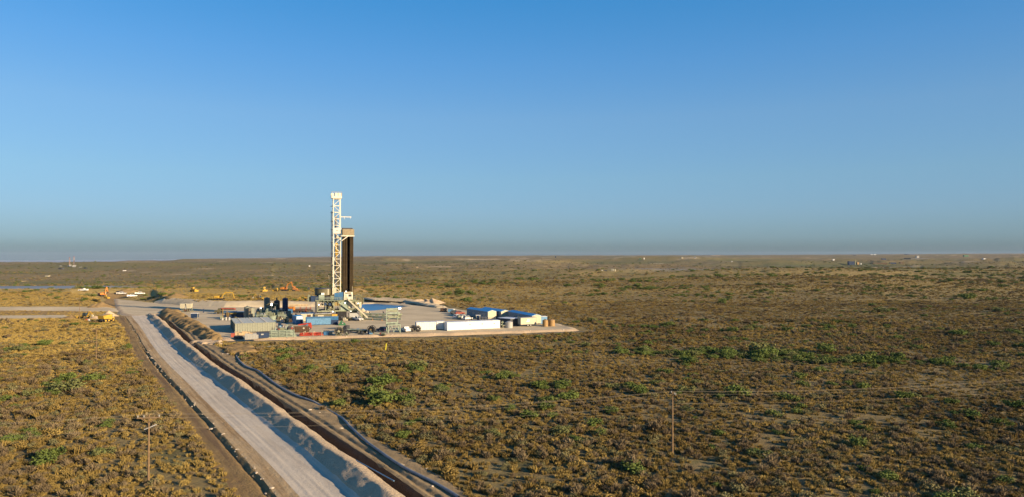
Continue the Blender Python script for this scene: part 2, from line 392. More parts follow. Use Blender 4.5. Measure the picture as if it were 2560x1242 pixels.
def streaked(m, c, amt=0.5, across=1.1, along=0.03, lo=.45, hi=.62):
    """wheel streaks running along the road: a second colour laid in by noise stretched along the lane"""
    n = m.node_tree.nodes; l = m.node_tree.links; b = n['Principled BSDF']; src = b.inputs['Base Color'].links[0].from_socket
    u = n.new('ShaderNodeAttribute'); u.attribute_name = 'along'; v = n.new('ShaderNodeAttribute'); v.attribute_name = 'across'
    cm = n.new('ShaderNodeCombineXYZ'); mu = n.new('ShaderNodeMath'); mu.operation = 'MULTIPLY'; mu.inputs[1].default_value = along; mv = n.new('ShaderNodeMath'); mv.operation = 'MULTIPLY'; mv.inputs[1].default_value = across
    l.new(u.outputs['Fac'], mu.inputs[0]); l.new(v.outputs['Fac'], mv.inputs[0]); l.new(mu.outputs[0], cm.inputs[0]); l.new(mv.outputs[0], cm.inputs[1])
    t = n.new('ShaderNodeTexNoise'); t.inputs['Scale'].default_value = 1.0; t.inputs['Detail'].default_value = 6; t.inputs['Roughness'].default_value = .7; l.new(cm.outputs[0], t.inputs['Vector'])
    r = n.new('ShaderNodeValToRGB'); r.color_ramp.elements[0].position = lo; r.color_ramp.elements[1].position = hi; r.color_ramp.elements[1].color = (amt, amt, amt, 1); l.new(t.outputs['Fac'], r.inputs[0])
    x = n.new('ShaderNodeMix'); x.data_type = 'RGBA'; l.new(r.outputs[0], x.inputs[0]); l.new(src, x.inputs[6]); x.inputs[7].default_value = lin(c); l.new(x.outputs[2], b.inputs['Base Color'])
    return m
PADM = caliche('caliche_pad', (0.52, 0.44, 0.30), (0.46, 0.385, 0.265), (0.38, 0.31, 0.21), 1.0, 0.2, (1, 2.5, 1), patches=True)
BANKM = caliche('sandy_bank', (0.50, 0.385, 0.255), (0.43, 0.325, 0.21), (0.33, 0.24, 0.155), 1.5, 0.6)
ROADM = streaked(caliche('road_gravel', (0.48, 0.425, 0.345), (0.52, 0.46, 0.37), (0.42, 0.36, 0.285), 1.0, 0.35), (0.36, 0.305, 0.24), 0.5, 0.8, 0.05)
WINDM = caliche('windrow_earth', (0.46, 0.36, 0.245), (0.41, 0.325, 0.225), (0.33, 0.25, 0.165), 2.0, 0.9)
SHOULDM = streaked(caliche('shoulder_earth', (0.38, 0.29, 0.175), (0.33, 0.245, 0.14), (0.26, 0.185, 0.10), 1.5, 0.6), (0.20, 0.13, 0.065), 0.8, 0.8)
VERGEM = streaked(caliche('verge_earth', (0.22, 0.15, 0.065), (0.28, 0.195, 0.088), (0.16, 0.11, 0.05), 1.6, 0.8), (0.14, 0.09, 0.055), 0.8, 0.9)
DIRTM = caliche('brown_dirt', (0.22, 0.15, 0.07), (0.27, 0.19, 0.09), (0.16, 0.108, 0.05), 1.6, 0.7)
DARKM = caliche('trench_soil', (0.10, 0.070, 0.048), (0.13, 0.09, 0.06), (0.075, 0.05, 0.035), 2.0, 0.8)
TRACKM = caliche('track_soil', (0.24, 0.18, 0.10), (0.30, 0.225, 0.13), (0.17, 0.122, 0.065), 1.8, 0.6)

# ---- drilling pad: raised sheet with sloping sides
x0, x1, y0, y1 = PAD[:, 0].min() - 5, PAD[:, 0].max() + 5, PAD[:, 1].min() - 5, PAD[:, 1].max() + 5
gx = np.arange(x0, x1, 0.95); gy = np.arange(y0, y1, 0.95)
GX, GY = np.meshgrid(gx, gy, indexing='ij')
D = sdist(GX, GY, PAD) + (fbm(GX / 5, GY / 5, 51, 3) - 0.5) * 2.2
GZ = PADZ + (fbm(GX / 9, GY / 9, 55, 3) - 0.5) * 0.10 + (fbm(GX / 1.3, GY / 1.3, 58, 2) - 0.5) * 0.04
GZ = np.where(D < 0.2, GZ - (0.2 - D) * 0.40, GZ) + np.exp(-((D - 1.2) / 0.9) ** 2) * 0.28 * fbm(GX / 3, GY / 3, 66, 2)
keep = D > -4.2
def masked_grid(name, X, Y, Z, keep, mfun, mats, kind='structure', jitter=0, smooth=True):
    ni, nj = X.shape; idx = -np.ones(X.shape, int)
    q = keep[:-1, :-1] & keep[1:, :-1] & keep[1:, 1:] & keep[:-1, 1:]
    used = np.zeros(X.shape, bool); used[:-1, :-1] |= q; used[1:, :-1] |= q; used[1:, 1:] |= q; used[:-1, 1:] |= q
    idx[used] = np.arange(used.sum())
    co = np.stack([X[used], Y[used], Z[used]], -1)
    f = np.stack([idx[:-1, :-1][q], idx[1:, :-1][q], idx[1:, 1:][q], idx[:-1, 1:][q]], -1)
    me = bpy.data.meshes.new(name); me.vertices.add(len(co)); me.vertices.foreach_set('co', co.astype(np.float32).ravel())
    me.loops.add(f.size); me.loops.foreach_set('vertex_index', f.astype(np.int32).ravel())
    me.polygons.add(len(f)); me.polygons.foreach_set('loop_start', np.arange(0, f.size, 4, dtype=np.int32))
    me.polygons.foreach_set('use_smooth', np.full(len(f), smooth))
    for mm in mats: me.materials.append(mm)
    if mfun is not None:
        mv = mfun[:-1, :-1][q]; me.polygons.foreach_set('material_index', mv.astype(np.int32))
    me.update(calc_edges=True)
    if me.polygons and me.polygons[0].normal.z < 0: me.flip_normals()
    o = bpy.data.objects.new(name, me); C.objects.link(o)
    if kind: o['kind'] = kind
    return o
# the pond basin is left out of the pad sheet
POND = np.array([at(px, py, 0.3)[:2] for px, py in [(893, 764), (905, 776), (930, 776), (965, 772), (1012, 766), (1000, 762), (935, 757), (905, 758)]])
DP = sdist(GX, GY, POND)
GZ = np.where(DP > -3, np.minimum(GZ, PADZ + 0.1 - sstep(-2, 3, DP) * 1.6), GZ) + 0.12 * np.exp(-((DP + 3.5) / 1.2) ** 2)
masked_grid('drilling_pad', GX, GY, GZ, keep, (D < 0.6).astype(int), [PADM, BANKM])
# ---- cut bank behind the pad
def strip(name, lines, m, kind='structure', parent=None, smooth=True, seed=0, nz=0.0):
    """lines: list of rows, each an (N,3) array, joined into one surface"""
    G = np.array(lines, float)
    if nz: G[1:-1, :, 2] += (fbm(G[1:-1, :, 0] / 1.7, G[1:-1, :, 1] / 1.7, seed, 3) - 0.5) * nz
    return grid_obj(name, G[:, :, 0], G[:, :, 1], G[:, :, 2], m, kind, smooth=smooth, parent=parent)
t = np.linspace(0, 1, 260)
foot_px = np.interp(t, [0, 0.25, 0.5, 0.8, 1.0], [385, 470, 580, 740, 830]); foot_py = np.interp(foot_px, [385, 470, 560, 700, 800, 830], [755.5, 762, 766.5, 766.5, 766, 765])
fp = np.array([at(a, b, PADZ) for a, b in zip(foot_px, foot_py)])
rows = []
nrm = np.array([-0.13, 0.99])
for k, (off, hz) in enumerate([(-0.5, -0.15), (0.0, 0.25), (1.3, 0.45), (2.6, 0.64), (3.9, 0.83), (5.2, 1.0), (6.6, 1.04), (9.5, 1.0), (12, 0.9)]):
    bx = fp[:, 0] + nrm[0] * off; by = fp[:, 1] + nrm[1] * off
    top = np.maximum(Hs(fp[:, 0] + nrm[0] * 6, fp[:, 1] + nrm[1] * 6), PADZ + 0.2)
    if hz == -0.15: z = np.full(len(t), PADZ - 0.2)
    elif k >= 7: z = Hs(bx, by) + (0.08 if k == 7 else -0.4)
    else: z = PADZ + (top - PADZ) * (hz if k > 1 else 0.1)
    rows.append(np.stack([bx, by, z], -1))
strip('cut_bank', rows, PADM, nz=0.25, seed=4)

# ---- road corridor: one swept section, cut into named surfaces
vv = np.concatenate([np.arange(VL, -8.0, 0.28), np.arange(-8.0, 6.6, 0.17), np.arange(6.6, VR + 0.01, 0.3)])
uu = np.arange(0, len(AX))
Ug = AU[uu][:, None] + 0 * vv[None, :]; Vg = vv[None, :] + 0 * AU[uu][:, None]
# lines meander a little, like graded earth does
wob = (fbm(Ug / 14, Ug * 0 + 3.3, 61, 3) - 0.5)
rag = (fbm(Ug / 3.7 + fbm(Ug / 17, Vg * 0, 63, 2) * 5, Vg / 1.5 + 7, 62, 4) - 0.5)
CX = AX[uu, 0][:, None] + ANR[uu, 0][:, None] * Vg; CY = AX[uu, 1][:, None] + ANR[uu, 1][:, None] * Vg
base = Hs(CX, CY)
ve = Vg + wob * 0.9 + rag * 0.45
PV = [VL, -14.0, -12.4, -11.0, -10.6, -10.3, -10.0, -9.5, -8.3, -7.4, -4.0, -2.6, -1.3, -0.1, 0.5, 1.6, 2.1, 2.4, 3.8, 4.2, 4.8, 5.4, 5.7, 6.2, 7.5, 8.6, 9.4, VR]
PZ = [-0.35, 0.03, 0.05, 0.10, -0.22, -0.25, 0.20, 0.20, 0.08, 0.03, 0.05, 0.12, 0.85, 1.50, 1.40, 0.95, 0.60, -1.4, -1.5, 0.40, 0.50, 0.08, 0.05, 0.32, 0.15, 0.22, 0.10, -0.35]
prof = np.interp(ve, PV, PZ)
hfade = sstep(ULEN, ULEN - 25, Ug)
bscale = 0.75 + 0.7 * fbm(Ug / 9, Ug * 0 + 1, 71, 3)          # windrow height varies
bermz = np.where((ve > -2.0) & (ve < 2.4), np.maximum(prof - 0.1, 0) * (bscale - 1), 0)
CZ = base + prof + bermz + rag * np.where(ve > 4, 0.12, 0.12) * (np.abs(ve + 4.8) > 2.8) + (fbm(Ug / 0.9, Vg / 0.6, 73, 3) - 0.5) * 0.13 * (np.abs(ve + 4.8) > 2.7) + (fbm(Ug / 24, Vg / 0.45, 79, 2) - 0.5) * 0.07 * (np.abs(ve + 5.5) < 4.2)
CZ = CZ + np.exp(-((ve + 1.6) / 0.6) ** 2) * (fbm(Ug / 2.6, Vg / 3, 74, 3) - 0.5) * 0.22 
endw = sstep(ULEN - 30, ULEN, Ug)
CZ = CZ * (1 - endw) + np.where(Vg < -1, PADZ + 0.02 - 0.0 * Vg, CZ) * endw
CZ[:, 0] = base[:, 0] - 0.45; CZ[:, -1] = base[:, -1] - 0.45
def band(name, a, b, m):
    i0 = np.searchsorted(vv, a - 1e-6); i1 = min(np.searchsorted(vv, b - 1e-6), len(vv) - 1)
    return grid_obj(name, CX[:, i0:i1 + 1], CY[:, i0:i1 + 1], CZ[:, i0:i1 + 1], m, 'structure', dict(along=Ug[:, i0:i1 + 1], across=Vg[:, i0:i1 + 1] + 0 * wob[:, i0:i1 + 1]))
band('dirt_verge', VL, -10.8, VERGEM); band('ditch', -10.8, -9.9, DIRTM); band('road_shoulder', -9.9, -7.6, SHOULDM)
band('road', -7.6, -2.1, ROADM); band('windrow', -2.1, 2.3, WINDM); band('trench', 2.3, 4.2, DARKM)
band('spoil_ridge', 4.2, 5.6, TRACKM); band('track', 5.6, VR, TRACKM)
def drape(name, pts, m, lift=0.05, step=1.0, edge=2.0, seed=0, sink=0.3, h=0.0):
    """a sheet laid over the land inside an outline of ground points"""
    P = np.array(pts)[:, :2]
    X, Y = np.meshgrid(np.arange(P[:, 0].min() - 2, P[:, 0].max() + 2, step), np.arange(P[:, 1].min() - 2, P[:, 1].max() + 2, step), indexing='ij')
    d = sdist(X, Y, P) + (fbm(X / (2 * edge), Y / (2 * edge), seed, 3) - 0.5) * edge * 2
    Z = Hs(X, Y) + lift + h * sstep(0, 4 * edge, d) * (0.6 + 0.8 * fbm(X / 3, Y / 3, seed + 5, 3)) - np.where(d < 0, np.minimum(-d, 1.5) * sink, 0)
    return masked_grid(name, X, Y, Z, d > -step * 1.2, None, [m])
gpt = lambda *a: ground(*a)
drape('access_road', [gpt(-260, 770.5), gpt(290, 770.5), gpt(300, 776), gpt(-260, 775)], PADM, 0.1, 0.9, 0.5, 3)
drape('dirt_track', [gpt(-260, 776), gpt(230, 777), gpt(230, 786), gpt(-260, 784)], DIRTM, 0.08, 1.0, 1.2, 4)
drape('caliche_patch', [gpt(-40, 788), gpt(165, 787), gpt(170, 793), gpt(-40, 795)], PADM, 0.1, 0.8, 0.6, 5)
drape('dirt_turnout', [gpt(272, 789), gpt(330, 790), gpt(352, 830), gpt(372, 880), gpt(330, 850), gpt(312, 812)], DIRTM, 0.07, 0.8, 1.5, 6)
drape('bare_ground', [gpt(245, 735), gpt(300, 728), gpt(352, 738), gpt(300, 745), gpt(290, 766), gpt(255, 766), gpt(270, 745)], DIRTM, 0.12, 0.9, 1.5, 8)
# ================================================================ VEGETATION
def leaf_mat(name, c1, c2, c3):
    m = bpy.data.materials.new(name); m.use_nodes = True; n = m.node_tree.nodes; l = m.node_tree.links
    b = n['Principled BSDF']; b.inputs['Roughness'].default_value = 0.85; b.inputs['Specular IOR Level'].default_value = 0.15
    oi = n.new('ShaderNodeObjectInfo'); r = n.new('ShaderNodeValToRGB'); e = r.color_ramp.elements
    e[0].color = lin(c1); e[1].color = lin(c3); k = e.new(0.5); k.color = lin(c2)
    ns = n.new('ShaderNodeTexNoise'); ns.inputs['Scale'].default_value = 0.03; ns.inputs['Detail'].default_value = 4
    l.new(oi.outputs['Location'], ns.inputs['Vector'])
    a = n.new('ShaderNodeMath'); a.operation = 'MULTIPLY_ADD'; a.inputs[1].default_value = 0.45; l.new(oi.outputs['Random'], a.inputs[0])
    s = n.new('ShaderNodeMath'); s.operation = 'MULTIPLY_ADD'; s.inputs[1].default_value = 1.8; s.inputs[2].default_value = -0.68; l.new(ns.outputs['Fac'], s.inputs[0])
    l.new(s.outputs[0], a.inputs[2]); l.new(a.outputs[0], r.inputs[0]); l.new(r.outputs[0], b.inputs['Base Color'])
    b.inputs['Subsurface Weight'].default_value = 0.0
    return m
M_STRAW = leaf_mat('dry_grass', (0.115, 0.080, 0.026), (0.205, 0.148, 0.046), (0.32, 0.235, 0.074))
M_GOLD = leaf_mat('golden_grass', (0.25, 0.178, 0.056), (0.32, 0.235, 0.072), (0.39, 0.29, 0.095))
M_TWIG = leaf_mat('bare_twigs', (0.12, 0.088, 0.052), (0.17, 0.13, 0.075), (0.22, 0.175, 0.10))
M_LEAF = leaf_mat('mesquite_leaf', (0.066, 0.098, 0.022), (0.095, 0.126, 0.03), (0.13, 0.155, 0.042))
M_SAGE = leaf_mat('sage_leaf', (0.11, 0.105, 0.05), (0.15, 0.14, 0.065), (0.20, 0.175, 0.08))
M_OLIVE = leaf_mat('olive_leaf', (0.085, 0.10, 0.035), (0.12, 0.13, 0.048), (0.16, 0.16, 0.06))
M_BARK = leaf_mat('bark', (0.09, 0.065, 0.05), (0.12, 0.085, 0.06), (0.15, 0.11, 0.08))

def tussock(rnd, n, r, h, spread=0.5, w=0.06):
    V, Fc = [], []
    for i in range(n):
        a = rnd.uniform(0, 6.283); q = r * math.sqrt(rnd.random()) * 0.55
        bx, by = q * math.cos(a), q * math.sin(a); la = a + rnd.uniform(-0.8, 0.8)
        L = h * rnd.uniform(0.55, 1.05) * (1 - 0.35 * q / r); out = r * spread * rnd.uniform(0.3, 1.1)
        tx, ty = bx + math.cos(la) * out, by + math.sin(la) * out
        wa = rnd.uniform(0, 3.14); wx, wy = math.cos(wa) * w, math.sin(wa) * w
        k = len(V)
        V += [(bx - wx, by - wy, -0.05), (bx + wx, by + wy, -0.05), ((bx + tx) / 2 + wx * .8, (by + ty) / 2 + wy * .8, L * 0.62), ((bx + tx) / 2 - wx * .8, (by + ty) / 2 - wy * .8, L * 0.62), (tx, ty, L)]
        Fc += [(k, k + 1, k + 2, k + 3), (k + 3, k + 2, k + 4)]
    return V, Fc
def bush(rnd, n, r, h, leaf=0.16, lobes=7, flat_top=0.8, low=0.05):
    """leaf faces scattered through several clumps, with stems; returns (verts, faces, mat index)"""
    V, Fc, Mi = [], [], []
    cs = []
    for i in range(lobes):
        a = rnd.uniform(0, 6.283); q = r * math.sqrt(rnd.random()) * 0.72
        cs.append((q * math.cos(a), q * math.sin(a), h * rnd.uniform(0.35, 0.78) * (1 - 0.25 * q / r), r * rnd.uniform(0.28, 0.5)))
    for c in cs:        # stems
        k = len(V); w = 0.035 * h
        V.extend([(-w, 0, 0), (w, 0, 0), (c[0] + w * .4, c[1], c[2]), (c[0] - w * .4, c[1], c[2]), (0, -w, 0), (0, w, 0), (c[0], c[1] + w * .4, c[2]), (c[0], c[1] - w * .4, c[2])])
        Fc.extend([(k, k + 1, k + 2, k + 3), (k + 4, k + 5, k + 6, k + 7)]); Mi.extend([1, 1])
    for i in range(n):
        c = rnd.choice(cs)
        while True:
            d = Vector((rnd.gauss(0, 1), rnd.gauss(0, 1), rnd.gauss(0, 1)))
            if d.length > 0.1: break
        d.normalize(); q = c[3] * rnd.uniform(0.55, 1.12)
        p = Vector((c[0] + d.x * q, c[1] + d.y * q, max(h * low, c[2] + d.z * q * flat_top)))
        t1 = Vector((rnd.gauss(0, 1), rnd.gauss(0, 1), rnd.gauss(0, 1))).normalized(); nn = (d + t1 * 0.8).normalized()
        u = nn.cross(Vector((0.3, 0.2, 1))).normalized(); v = nn.cross(u); s = leaf * rnd.uniform(0.6, 1.4)
        k = len(V); V.extend([tuple(p + u * s), tuple(p + v * s * 0.8), tuple(p - u * s), tuple(p - v * s * 0.8)]); Fc.append((k, k + 1, k + 2, k + 3)); Mi.append(0)
    return V, Fc, Mi
def twiggy(rnd, n, r, h):
    """leafless shrub of many fine upward twigs"""
    V, Fc = [], []
    for i in range(n):
        a = rnd.uniform(0, 6.283); el = rnd.uniform(0.35, 1.45); L = rnd.uniform(0.6, 1.0)
        tip = Vector((math.cos(a) * math.cos(el) * r * L * 1.1, math.sin(a) * math.cos(el) * r * L * 1.1, (0.25 + math.sin(el) * 0.75) * h * L))
        st = tip * rnd.uniform(0.0, 0.45); w = 0.045 * rnd.uniform(0.6, 1.3); b = rnd.uniform(0, 3.14); wx, wy = w * math.cos(b), w * math.sin(b)
        k = len(V); V += [(st.x - wx, st.y - wy, st.z), (st.x + wx, st.y + wy, st.z), (tip.x + wx * .4, tip.y + wy * .4, tip.z), (tip.x - wx * .4, tip.y - wy * .4, tip.z)]
        Fc.append((k, k + 1, k + 2, k + 3))
        for _ in range(2):
            m = st.lerp(tip, rnd.uniform(0.4, 0.9)); e = m + Vector((rnd.gauss(0, 1), rnd.gauss(0, 1), abs(rnd.gauss(0, 1)))).normalized() * 0.28 * r
            k = len(V); V += [(m.x - wx, m.y - wy, m.z), (m.x + wx, m.y + wy, m.z), (e.x, e.y, e.z)]; Fc.append((k, k + 1, k + 2))
    return V, Fc
def tmpl(name, V, Fc, mats, Mi=None):
    me = bpy.data.meshes.new(name); me.from_pydata(V, [], Fc)
    for mm in mats: me.materials.append(mm)
    if Mi: me.polygons.foreach_set('material_index', Mi)
    me.update(); return me
rn = random.Random(11)
T_straw = [tmpl('straw_tuft', *tussock(rn, 64, 0.5, 0.6, 0.6, 0.04), [M_STRAW]) for _ in range(4)]
T_gold = [tmpl('gold_tuft', *tussock(rn, 60, 0.55, 0.55, 0.6, 0.04), [M_GOLD]) for _ in range(3)]
T_twig = [tmpl('twig_shrub', *twiggy(rn, 90, 0.8, 0.9), [M_TWIG]) for _ in range(3)]
def bmesh_(nm, mats, *a, **k):
    V, Fc, Mi = bush(rn, *a, **k); return tmpl(nm, V, Fc, mats, Mi)
T_straw_b = [bmesh_('straw_shrub', [M_STRAW, M_BARK], 380, 0.8, 0.7, 0.065, 9) for _ in range(2)]
T_sage = [bmesh_('sage_shrub', [M_SAGE, M_BARK], 420, 0.9, 0.9, 0.065, 10) for _ in range(2)]
T_green = [bmesh_('mesquite_shrub', [M_LEAF if i != 2 else M_OLIVE, M_BARK], 900 if i % 2 else 620, 1.0, 1.0, 0.07, 15 if i % 2 else 10) for i in range(5)]

def scatter(name, templates, xs, ys, zs, scl, label, cat, sclz=None):
    """one object whose geometry nodes put a clump on every point"""
    col = bpy.data.collections.new(name + '_kinds')
    for i, me in enumerate(templates):
        o = bpy.data.objects.new('%s_kind' % name, me); col.objects.link(o)
    n_ = len(xs); me = bpy.data.meshes.new(name)
    me.vertices.add(n_); me.vertices.foreach_set('co', np.stack([xs, ys, zs], -1).astype(np.float32).ravel())
    rng = np.random.default_rng(5)
    a = me.attributes.new('turn', 'FLOAT_VECTOR', 'POINT'); rv = np.zeros((n_, 3)); rv[:, 2] = rng.uniform(0, 6.28, n_); rv[:, 0] = rng.normal(0, 0.1, n_); a.data.foreach_set('vector', rv.astype(np.float32).ravel())
    a = me.attributes.new('size', 'FLOAT_VECTOR', 'POINT'); sv = np.stack([scl, scl, scl * (sclz if sclz is not None else 1)], -1); a.data.foreach_set('vector', sv.astype(np.float32).ravel())
    a = me.attributes.new('kindno', 'INT', 'POINT'); a.data.foreach_set('value', rng.integers(0, len(templates), n_).astype(np.int32))
    me.update()
    o = bpy.data.objects.new(name, me); C.objects.link(o)
    ng = bpy.data.node_groups.new(name, 'GeometryNodeTree')
    ng.interface.new_socket('Geometry', in_out='INPUT', socket_type='NodeSocketGeometry'); ng.interface.new_socket('Geometry', in_out='OUTPUT', socket_type='NodeSocketGeometry')
    N = ng.nodes; L = ng.links
    gi = N.new('NodeGroupInput'); go = N.new('NodeGroupOutput'); ip = N.new('GeometryNodeInstanceOnPoints'); ci = N.new('GeometryNodeCollectionInfo')
    ci.inputs['Collection'].default_value = col; ci.inputs['Separate Children'].default_value = True; ci.inputs['Reset Children'].default_value = True
    def na(nm, t):
        x = N.new('GeometryNodeInputNamedAttribute'); x.data_type = t; x.inputs['Name'].default_value = nm; return x.outputs['Attribute']
    L.new(gi.outputs[0], ip.inputs['Points']); L.new(ci.outputs[0], ip.inputs['Instance']); ip.inputs['Pick Instance'].default_value = True
    L.new(na('kindno', 'INT'), ip.inputs['Instance Index']); L.new(na('turn', 'FLOAT_VECTOR'), ip.inputs['Rotation']); L.new(na('size', 'FLOAT_VECTOR'), ip.inputs['Scale'])
    L.new(ip.outputs[0], go.inputs[0])
    md = o.modifiers.new('scatter', 'NODES'); md.node_group = ng
    tag(o, label, cat, kind='stuff')
    return o
rng = np.random.default_rng(3)
def sample(Y0, Y1, dens, half=0.80, margin=24):
    """random ground points in the visible wedge; dens per square metre"""
    A = half * (Y1 ** 2 - Y0 ** 2) + 2 * margin * (Y1 - Y0); n_ = int(A * dens)
    y = np.sqrt(rng.uniform(0, 1, n_) * (Y1 ** 2 - Y0 ** 2) + Y0 ** 2); x = rng.uniform(-1, 1, n_) * (half * y + margin)
    return x, y
HOSE = [(1150, 1250), (1090, 1215), (1000, 1170), (920, 1110), (880, 1075), (850, 1040), (800, 1012), (740, 992), (685, 960), (645, 930), (610, 915), (592, 895), (592, 880), (612, 874), (660, 868), (705, 862)]
HL = np.array([gpt(*q)[:2] for q in HOSE])
def open_land(x, y, grow=0.0):
    """mask of points where plants can stand"""
    ok = np.ones(len(x), bool); nr = (y < 470)
    u, v = corr_v(x[nr], y[nr]); d = sdist(x[nr], y[nr], PAD)
    rag = (fbm(x[nr] / 4, y[nr] / 4, 91, 3) - 0.5) * 3
    o1 = ((v < -12.4 + rag * 0.7) | (v > VR - 1.2 + rag)) & (d < -3.8 + rag * 0.3)
    dl = np.full(nr.sum(), 1e9)
    for q0, q1 in zip(HL[:-1], HL[1:]):
        e0, e1 = q1 - q0; t_ = np.clip(((x[nr] - q0[0]) * e0 + (y[nr] - q0[1]) * e1) / (e0 * e0 + e1 * e1), 0, 1); dl = np.minimum(dl, np.hypot(x[nr] - q0[0] - t_ * e0, y[nr] - q0[1] - t_ * e1))
    o1 &= dl > 1.0
    for P in BARE: o1 &= sdist(x[nr], y[nr], P) < 0.3
    ok[nr] = o1
    return ok
BARE = [np.array([q[:2] for q in L]) for L in (
    [gpt(-260, 770), gpt(290, 770), gpt(300, 777), gpt(-260, 776)], [gpt(-40, 787), gpt(165, 786), gpt(170, 794), gpt(-40, 796)],
    [gpt(272, 789), gpt(330, 790), gpt(352, 830), gpt(372, 880), gpt(330, 850), gpt(312, 812)],
    [gpt(245, 735), gpt(300, 728), gpt(352, 738), gpt(300, 745), gpt(290, 766), gpt(255, 766)],
    [gpt(560, 858), gpt(1000, 852), gpt(1450, 832), gpt(1500, 828), gpt(1440, 815), gpt(560, 840)])]
xs_, ys_ = [], []
for (a, b, d) in ((62, 110, 1.9), (110, 170, 1.5), (170, 260, 1.0), (260, 420, 0.45), (420, 700, 0.14), (700, 1200, 0.028), (1200, 2000, 0.009), (2000, 3200, 0.0025)):
    x, y = sample(a, b, d); xs_.append(x); ys_.append(y)
for (a, b, d) in ((62, 200, 1.3), (200, 420, 0.5)):
    x, y = sample(a, b, d); k = x / y < -0.4; xs_.append(x[k]); ys_.append(y[k])
x = np.concatenate(xs_); y = np.concatenate(ys_)
k = open_land(x, y); x = x[k]; y = y[k]
patch = fbm(x / 13, y / 13, 101, 4, 0.6); patch2 = fbm(x / 45, y / 45, 103, 3)
leftg = ((x / y) < -0.44 + 0.1 * (patch2 - .5)) & (y < 560) | ((y < 650) & (y > 330) & (x < -20 + 260 * (patch2 - .5)))
goldp = np.where(leftg, sstep(110, 240, y) * 0.9, 0.05 + 0.75 * sstep(260, 620, y) * sstep(0.36, 0.60, fbm(x / 170, y / 70, 131, 3)))
u = rng.uniform(0, 1, len(x)); isg = u < goldp
bare = (patch < 0.38) & ~isg & (rng.uniform(0, 1, len(x)) < 0.7)
x, y, isg, patch, patch2 = [a[~bare] for a in (x, y, isg, patch, patch2)]
u = rng.uniform(0, 1, len(x))
far = np.clip((y / 230), 0.85, 4) ** 0.75 * np.where(isg, 0.8, 0.9)
size = far * rng.lognormal(-0.12, 0.30, len(x)) * (0.75 + 0.5 * patch2) * np.where(isg, 0.8, 1.0)
z = land(x, y) - 0.02
r2 = rng.uniform(0, 1, len(x))
kind = np.where(isg, 1, np.where(r2 < 0.72, 0, np.where(r2 < 0.86, 2, np.where(r2 < 0.95, 3, 4))))
kind = np.where((kind == 4) & (rng.uniform(0, 1, len(x)) < 0.6) & (patch2 < 0.5), 0, kind)
for ki, T, nm, lb, ct in ((0, T_straw, 'dry_grass', 'straw coloured dry grass tufts covering the scrubland', 'dry grass'),
                          (1, T_gold, 'golden_grass', 'golden dry grass covering the field left of the pad', 'grass'),
                          (2, T_twig, 'bare_shrubs', 'countless small leafless brown shrubs among the dry grass', 'scrub'),
                          (3, T_straw_b, 'dry_shrubs', 'countless low dry tan shrubs in the scrubland', 'scrub'),
                          (4, T_sage, 'sage_shrubs', 'countless small grey green shrubs in the scrubland', 'scrub')):
    s = kind == ki
    zz = np.where(y[s] > 300, 0.5, 1.0)
    scatter(nm, T, x[s], y[s], z[s], size[s] * (1.0 if ki in (0, 1) else (0.95 if ki > 2 else 1.1)), lb, ct, zz)
print('tufts', len(x))
# green mesquite bushes: the three hundred that show largest one by one, the rest as one mass
gx_, gy_ = [], []
for (a, b, d) in ((70, 160, 0.014), (160, 300, 0.010), (300, 600, 0.006), (600, 1300, 0.0035), (1300, 2600, 0.0012)):
    X_, Y_ = sample(a, b, d); w = fbm(X_ / 60, Y_ / 40, 121, 4, 0.6); kk = rng.uniform(0, 1, len(X_)) < sstep(0.40, 0.62, w); gx_.append(X_[kk]); gy_.append(Y_[kk])
# bands of thicker growth seen in the photograph
def patch_pts(px, py, w, h, n_):
    out = []
    for _ in range(n_):
        q = ground(px + random.gauss(0, w * 0.5), py + random.gauss(0, h * 0.5), 60, 1500); out.append(q[:2])
    return out
extra = []
for a in ((1600, 880, 60, 10, 16), (1760, 885, 90, 12, 30), (1900, 888, 120, 10, 74), (1740, 886, 110, 8, 26), (1985, 900, 90, 9, 34), (2130, 902, 110, 9, 36), (2220, 905, 80, 10, 18), (2350, 912, 80, 10, 10), (2500, 925, 60, 10, 8), (1400, 880, 120, 12, 10),
          (1700, 905, 60, 8, 8), (1560, 815, 60, 5, 14), (1640, 818, 40, 4, 8), (1880, 820, 40, 6, 8), (2060, 812, 40, 6, 8), (2450, 835, 40, 8, 8), (1640, 720, 90, 5, 26),
          (1250, 945, 50, 12, 7), (1110, 975, 40, 14, 5), (1040, 920, 50, 10, 7), (850, 920, 30, 10, 4), (960, 985, 60, 14, 5), (710, 880, 20, 6, 3),
          (60, 1090, 50, 22, 9), (25, 1020, 30, 16, 5), (265, 1060, 14, 12, 3), (90, 985, 60, 14, 6), (150, 960, 80, 12, 7), (250, 935, 70, 10, 6), (330, 935, 30, 8, 3), (60, 880, 70, 14, 8),
          (190, 860, 80, 12, 8), (310, 870, 20, 8, 2), (240, 1140, 30, 14, 3), (120, 1150, 40, 12, 3), (2140, 1110, 30, 12, 2), (1800, 1085, 14, 5, 1), (1890, 1140, 22, 14, 2), (1590, 1180, 12, 20, 2), (1790, 1225, 20, 8, 1), (1560, 965, 60, 14, 4), (1420, 960, 50, 12, 4), (1440, 1110, 60, 20, 3),
          (220, 810, 40, 3, 4), (330, 700, 300, 8, 10), (2480, 690, 200, 10, 40)):
    extra += patch_pts(*a)
e = np.array(extra)
bx = np.concatenate(gx_ + [e[:, 0]]); by = np.concatenate(gy_ + [e[:, 1]])
k = open_land(bx, by); bx = bx[k]; by = by[k]
bs = rng.lognormal(0.46, 0.34, len(bx)) * np.clip((by / 300), 0.9, 2.2) ** 0.6; bs = bs * np.where((bx / by < -0.38) & (by < 330), 0.85, 1.0); bz = land(bx, by) - 0.04
app = bs / by; order = np.argsort(-app)
